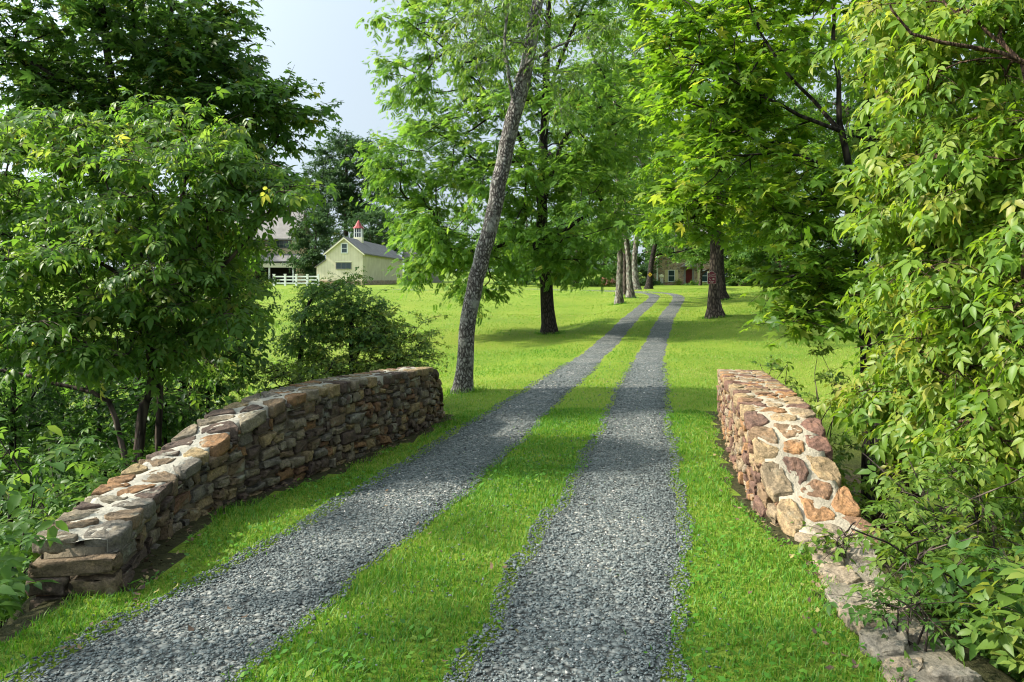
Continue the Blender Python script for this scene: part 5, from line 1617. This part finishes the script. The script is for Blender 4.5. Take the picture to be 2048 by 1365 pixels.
far(204, 'pale green tree standing before the left half of the large tan barn', 510, 565, 110, [B(505, 540, 110, 24, 26, 2.2, 16), B(480, 500, 110, 26, 30, 2.2, 14)], leaf=.5, mat='fartree', tl=1.2, tr=4)
far(205, 'tree with yellow green crown behind the trunk of the broad lawn tree', 1050, 570, 120, [B(1045, 500, 120, 70, 50, 6, 50), B(960, 480, 125, 70, 55, 6, 44), B(1120, 470, 122, 60, 60, 6, 40)], leaf=.6, mat='fartree', tl=1.8)
far(206, 'dark conifer shaped tree low at the far edge of the lawn', 1036, 572, 112, [B(1036, 548, 112, 16, 26, 1.8, 26), B(1036, 520, 112, 9, 14, 1.2, 9)], leaf=.4, mat='fardark', tl=.9, tr=4)
far(207, 'leafy tree closing the view behind the row of pale trunks', 1210, 575, 105, [B(1190, 500, 105, 55, 60, 5, 46), B(1180, 400, 108, 60, 70, 6, 44), B(1240, 520, 100, 30, 50, 3, 20), B(1275, 480, 100, 35, 55, 4, 26)], leaf=.55, mat='fartree', tl=1.6)
far(208, 'broad tree rising behind the left end of the stone house', 1330, 575, 116, [B(1330, 430, 116, 55, 60, 5, 40), B(1350, 350, 118, 60, 60, 6, 40), B(1300, 330, 118, 40, 80, 5, 30), B(1410, 400, 117, 50, 60, 5, 30)], leaf=.6, mat='fartree', tl=1.8)
far(209, 'drooping tree in front of the right half of the stone house', 1400, 580, 92, [B(1404, 495, 90, 14, 22, 1.5, 14), B(1475, 500, 90, 36, 36, 3, 30), B(1480, 550, 90, 40, 20, 3, 18), B(1550, 545, 88, 40, 26, 3, 18), B(1350, 470, 92, 26, 14, 2.5, 12), B(1520, 515, 90, 34, 32, 3, 22)], leaf=.5, mat='walnut', tl=1.4, tr=3)
far(210, 'large tree behind the right lawn, left of two', 1560, 585, 84, [B(1530, 430, 84, 70, 80, 4, 46), B(1600, 400, 84, 70, 100, 5, 46), B(1570, 520, 82, 70, 45, 4, 34), B(1560, 280, 86, 90, 80, 5, 40)], leaf=.5, mat='fartree', tl=1.7)
far(211, 'large tree behind the right lawn, right of two', 1690, 590, 76, [B(1680, 440, 76, 80, 90, 5, 46), B(1720, 300, 78, 90, 90, 5, 40), B(1660, 545, 74, 60, 30, 4, 24), B(1760, 530, 74, 60, 50, 4, 24), B(1650, 180, 80, 100, 80, 5, 34)], leaf=.5, mat='fartree', tl=1.7)
far(212, 'tree at the right edge far behind the shaded trunks', 1900, 600, 60, [B(1850, 450, 60, 90, 110, 5, 46), B(1980, 420, 60, 110, 130, 5, 46), B(1880, 560, 58, 120, 40, 4, 34), B(2080, 480, 60, 90, 120, 5, 30)], leaf=.42, mat='fartree', tl=1.5)
far(213, 'low tree far across the lawn at the left edge', 60, 580, 110, [B(60, 490, 110, 90, 70, 6, 50), B(-60, 470, 110, 90, 80, 6, 40), B(170, 510, 112, 70, 50, 5, 36)], leaf=.65, mat='fardark', tl=1.8)
far(214, 'tree beyond the lawn left of the large tan barn', 320, 580, 118, [B(300, 480, 118, 90, 70, 6, 50), B(410, 500, 118, 70, 55, 6, 40), B(240, 520, 115, 60, 40, 5, 24)], leaf=.65, mat='fardark', tl=1.8)
far(215, 'tree filling the gap between broad lawn tree and pale trunks', 1150, 575, 84, [B(1140, 480, 84, 70, 60, 4, 36), B(1090, 520, 88, 60, 40, 4, 26)], leaf=.48, mat='fartree', tl=1.5)

# hedge and garden plants by the house
def bush(seed, label, px, py, Y, rx, ry, mat, n=20, leaf=.2, name='garden_shrub', cat='shrub', grp='shrubs by the house', tl=.5, base=None):
    c = P(px, py, Y); b_ = np.array([c[0], Y, float(ground_z(c[0], Y)) - .1])
    path = [(*b_, .05), (*(b_ * .5 + c * .5), .04), (*c, .02)]
    return tree(name, label, cat, [path], [B(px, py, Y, rx, ry, rx / F * Y * .8, n)], T_TUFT, leaf, M[mat], M['darkbark'], seed, twigs=7, per=7, tl=tl, droop=.1, rtip=.006, shell=.3, seg=.3, jit=.6, group=grp, twigtube=False, outb=.8, flat=.5, crownname='foliage')

bush(301, 'dark clipped hedge left of the stone house behind the leaning trunk', 1285, 558, 92, 20, 22, 'fardark', 60, .28, 'hedge', 'hedge', None, .6)
bush(302, 'low dark green shrub at the left corner of the stone house', 1315, 572, 97, 9, 6, 'weed', 14, .22)
bush(303, 'yellowish shrub under the window left of the red door', 1358, 571, 98, 6, 7, 'weedsun', 12, .2)
bush(304, 'grey green shrub right beside the doorstep', 1375, 576, 94, 9, 4.5, 'weed', 14, .22)
bush(305, 'rounded green shrub in front of the right hand window', 1395, 574, 94, 12, 7, 'weed', 20, .22)
bush(306, 'wide green shrub below the maroon sign by the house', 1420, 575, 95, 14, 7, 'walnut', 22, .22)
bush(313, 'dense rounded garden shrub right of the maroon sign by the house', 1475, 566, 93, 26, 12, 'fartree', 34, .25)
bush(314, 'long garden shrub bed at the right end of the house front', 1540, 570, 90, 34, 11, 'walnut', 34, .25)
bush(307, 'shrub border at the far edge of the lawn left of the pale trunks', 1195, 572, 88, 16, 9, 'weed', 24, .25)
bush(308, 'pale bush behind the lawn left of the broad tree trunk', 1010, 566, 108, 18, 10, 'fartree', 24, .3)
bush(309, 'wide low bush behind the lawn right of the broad tree trunk', 1135, 566, 106, 30, 12, 'fartree', 36, .3)
bush(310, 'low shrub line at the far right of the lawn', 1620, 580, 70, 60, 10, 'fartree', 50, .25)
bush(311, 'leafy shrub at the lawn edge behind the bright maple trunk', 1740, 600, 52, 60, 22, 'fartree', 50, .22)
# flower bed
fb = bush(312, 'flower bed of tall green stems with pink blooms beside the row of trunks', 1218, 569, 86, 14, 8, 'weedsun', 26, .22, 'flower_bed', 'flower bed', None, .5)
rg = R(77)
n = 70
c = P(1216, 562, 85.6); b_ = np.array(fb.location)
pos = np.stack([c[0] + rg.uniform(-.8, .8, n), 85.4 + rg.uniform(-.5, .6, n), c[2] + rg.normal(0, .2, n)], 1) - b_
Rm = rotmats(rg, n, .8) * rg.uniform(.07, .13, n)[:, None, None]
V, Fc, A = scatter(pebble_templates(rg, 2), Rm, pos, rg.random(n))
obj('blooms', mesh_np('blooms', V, [Fc], tint_mat('pink_bloom', [(0, (.55, .15, .12)), (.6, (.6, .28, .22)), (1, (.6, .5, .35))], .8), {'tint': A}), fb)['kind'] = 'stuff'
# garden lantern post at the corner of the house
lp = P(1322, 573, 98); lp[2] = float(ground_z(lp[0], 98))
lo_ = empty('mailbox', lp); tag(lo_, 'small white box on a post in front of the stone house corner', 'box')
MB().box(-.05, .05, -.05, .05, -.2, 1.0).box(.2, .26, -.05, .05, -.2, .9).build('post', PAINT['white'], lo_)
mb = MB(); mb.prism_y([(-.16, 1.0), (.34, 1.0), (.34, 1.25), (.09, 1.42), (-.16, 1.25)], -.2, .2); mb.build('box', PAINT['creamtrim'], lo_)

# ------------------------------------------------------------------ undergrowth in the ditch
def undergrowth(rng, n, xr_, yr, hmin, hmax, leaf, T, dens_mask, k=14, dtint=.45):
    X = rng.uniform(*xr_, n); Y = rng.uniform(*yr, n)
    ok = dens_mask(X, Y); X, Y = X[ok], Y[ok]; n = len(X)
    Z = ground_z(X, Y)
    H = rng.uniform(hmin, hmax, n) * (1 + .4 * vnoise(X, Y, 1.6, 4))
    az = rng.uniform(0, 2 * PI, (n, k)); t = rng.uniform(.25, 1, (n, k))
    rad = .22 * t * rng.uniform(.3, 1.3, (n, k)) * (H[:, None] / .5) ** .5
    pos = np.stack([X[:, None] + np.cos(az) * rad, Y[:, None] + np.sin(az) * rad, Z[:, None] + H[:, None] * t], 2).reshape(-1, 3)
    d = np.stack([np.cos(az), np.sin(az), np.full_like(az, .25)], 2).reshape(-1, 3)
    fr = leaf_frames(rng, norm(d), rng.choice([-1., 1.], n * k) * .5, .25, .4)
    fr = fr * (leaf * rng.uniform(.55, 1.3, n * k))[:, None, None]
    tint = np.clip(rng.normal(dtint, .2, n * k) + np.repeat(rng.normal(0, .1, n), k), 0, 1)
    return scatter(T, fr, pos, tint)

rg = R(501)
left = undergrowth(rg, 3600, (-8, -2.0), (2.6, 13.0), .3, .95, .135, T_FIVE + T_OVATE, lambda X, Y: (X < xl(Y) - .50) & (ravine(X, Y) > np.where(Y < 4.2, .02, .18)))
tag(obj('undergrowth', mesh_np('undergrowth', left[0], [left[1]], M['weed'], {'tint': left[2]})), 'dense shaded weeds filling the ditch behind the left wall', 'undergrowth', kind='stuff')
right = undergrowth(rg, 5200, (1.8, 9), (1.6, 12.0), .2, .6, .11, T_FIVE + T_OVATE, lambda X, Y: (X > xr(Y) + np.where(Y > 4.7, .62, .46)) & (Y < 10) & ~((X / Y > .455) & (X / Y < .545) & (Y > 4.75) & (Y < 6.6)), dtint=.55)
tag(obj('undergrowth', mesh_np('undergrowth', right[0], [right[1]], M['weedsun'], {'tint': right[2]})), 'sunny yellow green weeds on the bank right of the sunlit wall', 'undergrowth', kind='stuff')

rg = R(601)
n = 520
Y = rg.uniform(3.0, 10.5, n); side = rg.random(n) < .6
X = np.where(side, xl(Y) + np.abs(rg.normal(0, .11, n)) + .02, xr(Y) - np.abs(rg.normal(0, .10, n)) - .02)
k_ = n // 6; X[:k_] = rg.uniform(-2, 1.7, k_); Y[:k_] = rg.uniform(2.2, 8, k_)
ok = (X > -2.2) & (X < xr(Y) - .02); X, Y = X[ok], Y[ok]; n = len(X)
lt, lf_ = leaflet(.3, -.25)
V, Fc, A = scatter([(lt, lf_)], rotmats(rg, n, .35) * rg.uniform(.018, .045, n)[:, None, None], np.stack([X, Y, ground_z(X, Y) + rg.uniform(.012, .03, n)], 1), rg.random(n))
tag(obj('leaf_litter', mesh_np('leaf_litter', V, [Fc], tint_mat('dry_leaf', [(0, (.05, .032, .02)), (.5, (.11, .07, .04)), (.85, (.19, .13, .07)), (1, (.22, .20, .06))], .8), {'tint': A})), 'dry brown leaf litter gathered along the feet of both stone walls', 'leaf litter', kind='stuff')

# taller weeds standing near the walls, one plant each
def weed_plant(seed, label, x, y, h, mat, leaf, stems=5, spread=.3, T=None, n=26, grp='weeds beside the walls'):
    rng = R(seed); z = float(ground_z(x, y))
    trs = [[(x + rng.normal(0, .05), y + rng.normal(0, .05), z - .1, .008), (x + rng.normal(0, spread * .5), y + rng.normal(0, spread * .4), z + h * .55, .006), (x + rng.normal(0, spread), y + rng.normal(0, spread * .7), z + h * .95, .004)] for _ in range(stems)]
    return tree('weed_plant', label, 'plant', trs, [(np.array([x, y, z + h * .62]), np.array([spread * 1.3, spread * 1.2, h * .42]), n)], T or T_FIVE, leaf, M[mat], M['bark'], seed, twigs=3, per=5, tl=.22, droop=.3, rtip=.002, shell=.2, seg=.12, jit=.35, group=grp, crownname='foliage')

weed_plant(401, 'tall broad leaved weed at the left edge beyond the wall end', -3.2, 4.6, 1.5, 'weed', .135, 6, .4)
weed_plant(402, 'bushy weed pressing against the back of the left wall near its low end', -3.1, 5.6, 1.5, 'weed', .135, 6, .38)
weed_plant(403, 'leafy weed behind the left wall at the foot of the forked trunk', -3.3, 6.7, 1.5, 'weed', .16, 5, .35)
weed_plant(404, 'dark leafy weed low at the left corner of the picture', -2.95, 3.7, .75, 'weed', .12, 5, .25)
weed_plant(405, 'fresh green nettle like plant beside the lowest flat stones', 2.25, 3.35, .62, 'weed', .13, 5, .24)
weed_plant(411, 'small low weed sprouting between the lowest flat stones', 1.72, 3.25, .22, 'weed', .07, 4, .10, T_TRI, 9)
weed_plant(412, 'little weed at the foot of the last top stone of the sunlit wall', 1.95, 4.42, .2, 'weedsun', .06, 4, .09, T_OVATE, 9)
weed_plant(413, 'weed leaning over the outer edge of the flat stones', 2.02, 3.75, .4, 'weedsun', .09, 5, .17, T_FIVE, 14)
weed_plant(406, 'yellow green weed between flat stones and brown trunk', 2.6, 4.4, 1.0, 'weedsun', .13, 5, .3)
weed_plant(407, 'tall sunny weed at the right edge below the bright tree', 3.1, 4.2, 1.4, 'weedsun', .14, 6, .38)
weed_plant(408, 'pale leaved weed at the bottom right corner', 2.5, 2.9, .8, 'weedsun', .15, 5, .3)
weed_plant(409, 'small weed growing along the back of the sunlit wall halfway up', 3.15, 7.4, 1.6, 'weedsun', .09, 5, .2, T_TRI)
weed_plant(410, 'tuft of yellow leaves at the far end of the sunlit wall', 3.65, 10.4, 1.05, 'weedsun', .09, 4, .18, T_OVATE, 16)

# ------------------------------------------------------------------ light, sky, camera
SUN_EL, SUN_AZ = math.radians(37), math.radians(-93)   # azimuth from +Y towards +X
w = bpy.data.worlds.new('World'); sc.world = w; w.use_nodes = True
nt = w.node_tree; nt.nodes.clear()
sky = nt.nodes.new('ShaderNodeTexSky'); sky.sky_type = 'NISHITA'; sky.sun_disc = False
sky.sun_elevation = SUN_EL; sky.sun_rotation = SUN_AZ
sky.air_density = 1.0; sky.dust_density = 3.0; sky.ozone_density = 1.2; sky.altitude = 50
bg = nt.nodes.new('ShaderNodeBackground'); bg.inputs['Strength'].default_value = 0.15
ow = nt.nodes.new('ShaderNodeOutputWorld')
hz_mix = nt.nodes.new('ShaderNodeMixRGB'); hz_mix.inputs[0].default_value = 0.94
wtc = nt.nodes.new('ShaderNodeTexCoord'); dt = nt.nodes.new('ShaderNodeVectorMath'); dt.operation = 'DOT_PRODUCT'
dt.inputs[1].default_value = (math.sin(SUN_AZ) * math.cos(SUN_EL), math.cos(SUN_AZ) * math.cos(SUN_EL), math.sin(SUN_EL))
nt.links.new(wtc.outputs['Generated'], dt.inputs[0])
def wmath(op, a, b=None, clamp=False):
    q = nt.nodes.new('ShaderNodeMath'); q.operation = op; q.use_clamp = clamp
    if hasattr(a, 'links'): nt.links.new(a, q.inputs[0])
    else: q.inputs[0].default_value = a
    if b is not None: q.inputs[1].default_value = b
    return q.outputs[0]
glow = wmath('ADD', wmath('MULTIPLY', wmath('POWER', wmath('MAXIMUM', dt.outputs['Value'], 0.0), 2.8), 4.2), 1.0)
hzc = nt.nodes.new('ShaderNodeMixRGB'); hzc.blend_type = 'MULTIPLY'; hzc.inputs[0].default_value = 1
hzc.inputs[1].default_value = (0.96, 1.12, 1.24, 1)      # even summer haze, brighter towards the sun
nt.links.new(glow, hzc.inputs[2]); nt.links.new(hzc.outputs[0], hz_mix.inputs[2])
nt.links.new(sky.outputs[0], hz_mix.inputs[1]); nt.links.new(hz_mix.outputs[0], bg.inputs[0]); nt.links.new(bg.outputs[0], ow.inputs[0])
sl = bpy.data.lights.new('sun', 'SUN'); sl.energy = 2.3; sl.angle = math.radians(2.2); sl.color = (1, .94, .83)
so = bpy.data.objects.new('sun', sl); COL.objects.link(so)
to_sun = Vector((math.sin(SUN_AZ) * math.cos(SUN_EL), math.cos(SUN_AZ) * math.cos(SUN_EL), math.sin(SUN_EL)))
so.rotation_euler = to_sun.to_track_quat('Z', 'Y').to_euler()
so.location = (-30, 10, 40)

cam = bpy.data.cameras.new('camera'); co_ = bpy.data.objects.new('camera', cam); COL.objects.link(co_)
co_.location = (0, 0, CZ); co_.rotation_euler = (PI / 2, 0, 0)
cam.sensor_width = 36; cam.lens = 36 * F / 2048; cam.shift_y = -(682.5 - HY) / 2048
cam.clip_start = .05; cam.clip_end = 3000
sc.camera = co_
sc.view_settings.view_transform = 'Standard'; sc.view_settings.look = 'None'
sc.view_settings.exposure = 2.1; sc.view_settings.gamma = 1
sc.render.film_transparent = False
sc.cycles.max_bounces = 7; sc.cycles.diffuse_bounces = 5; sc.cycles.glossy_bounces = 2; sc.cycles.transmission_bounces = 4; sc.cycles.transparent_max_bounces = 4
sc.cycles.caustics_reflective = False; sc.cycles.caustics_refractive = False
sc.cycles.sample_clamp_indirect = 6
sc.render.filter_size = 1.1
sc.cycles.filter_width = 1.1
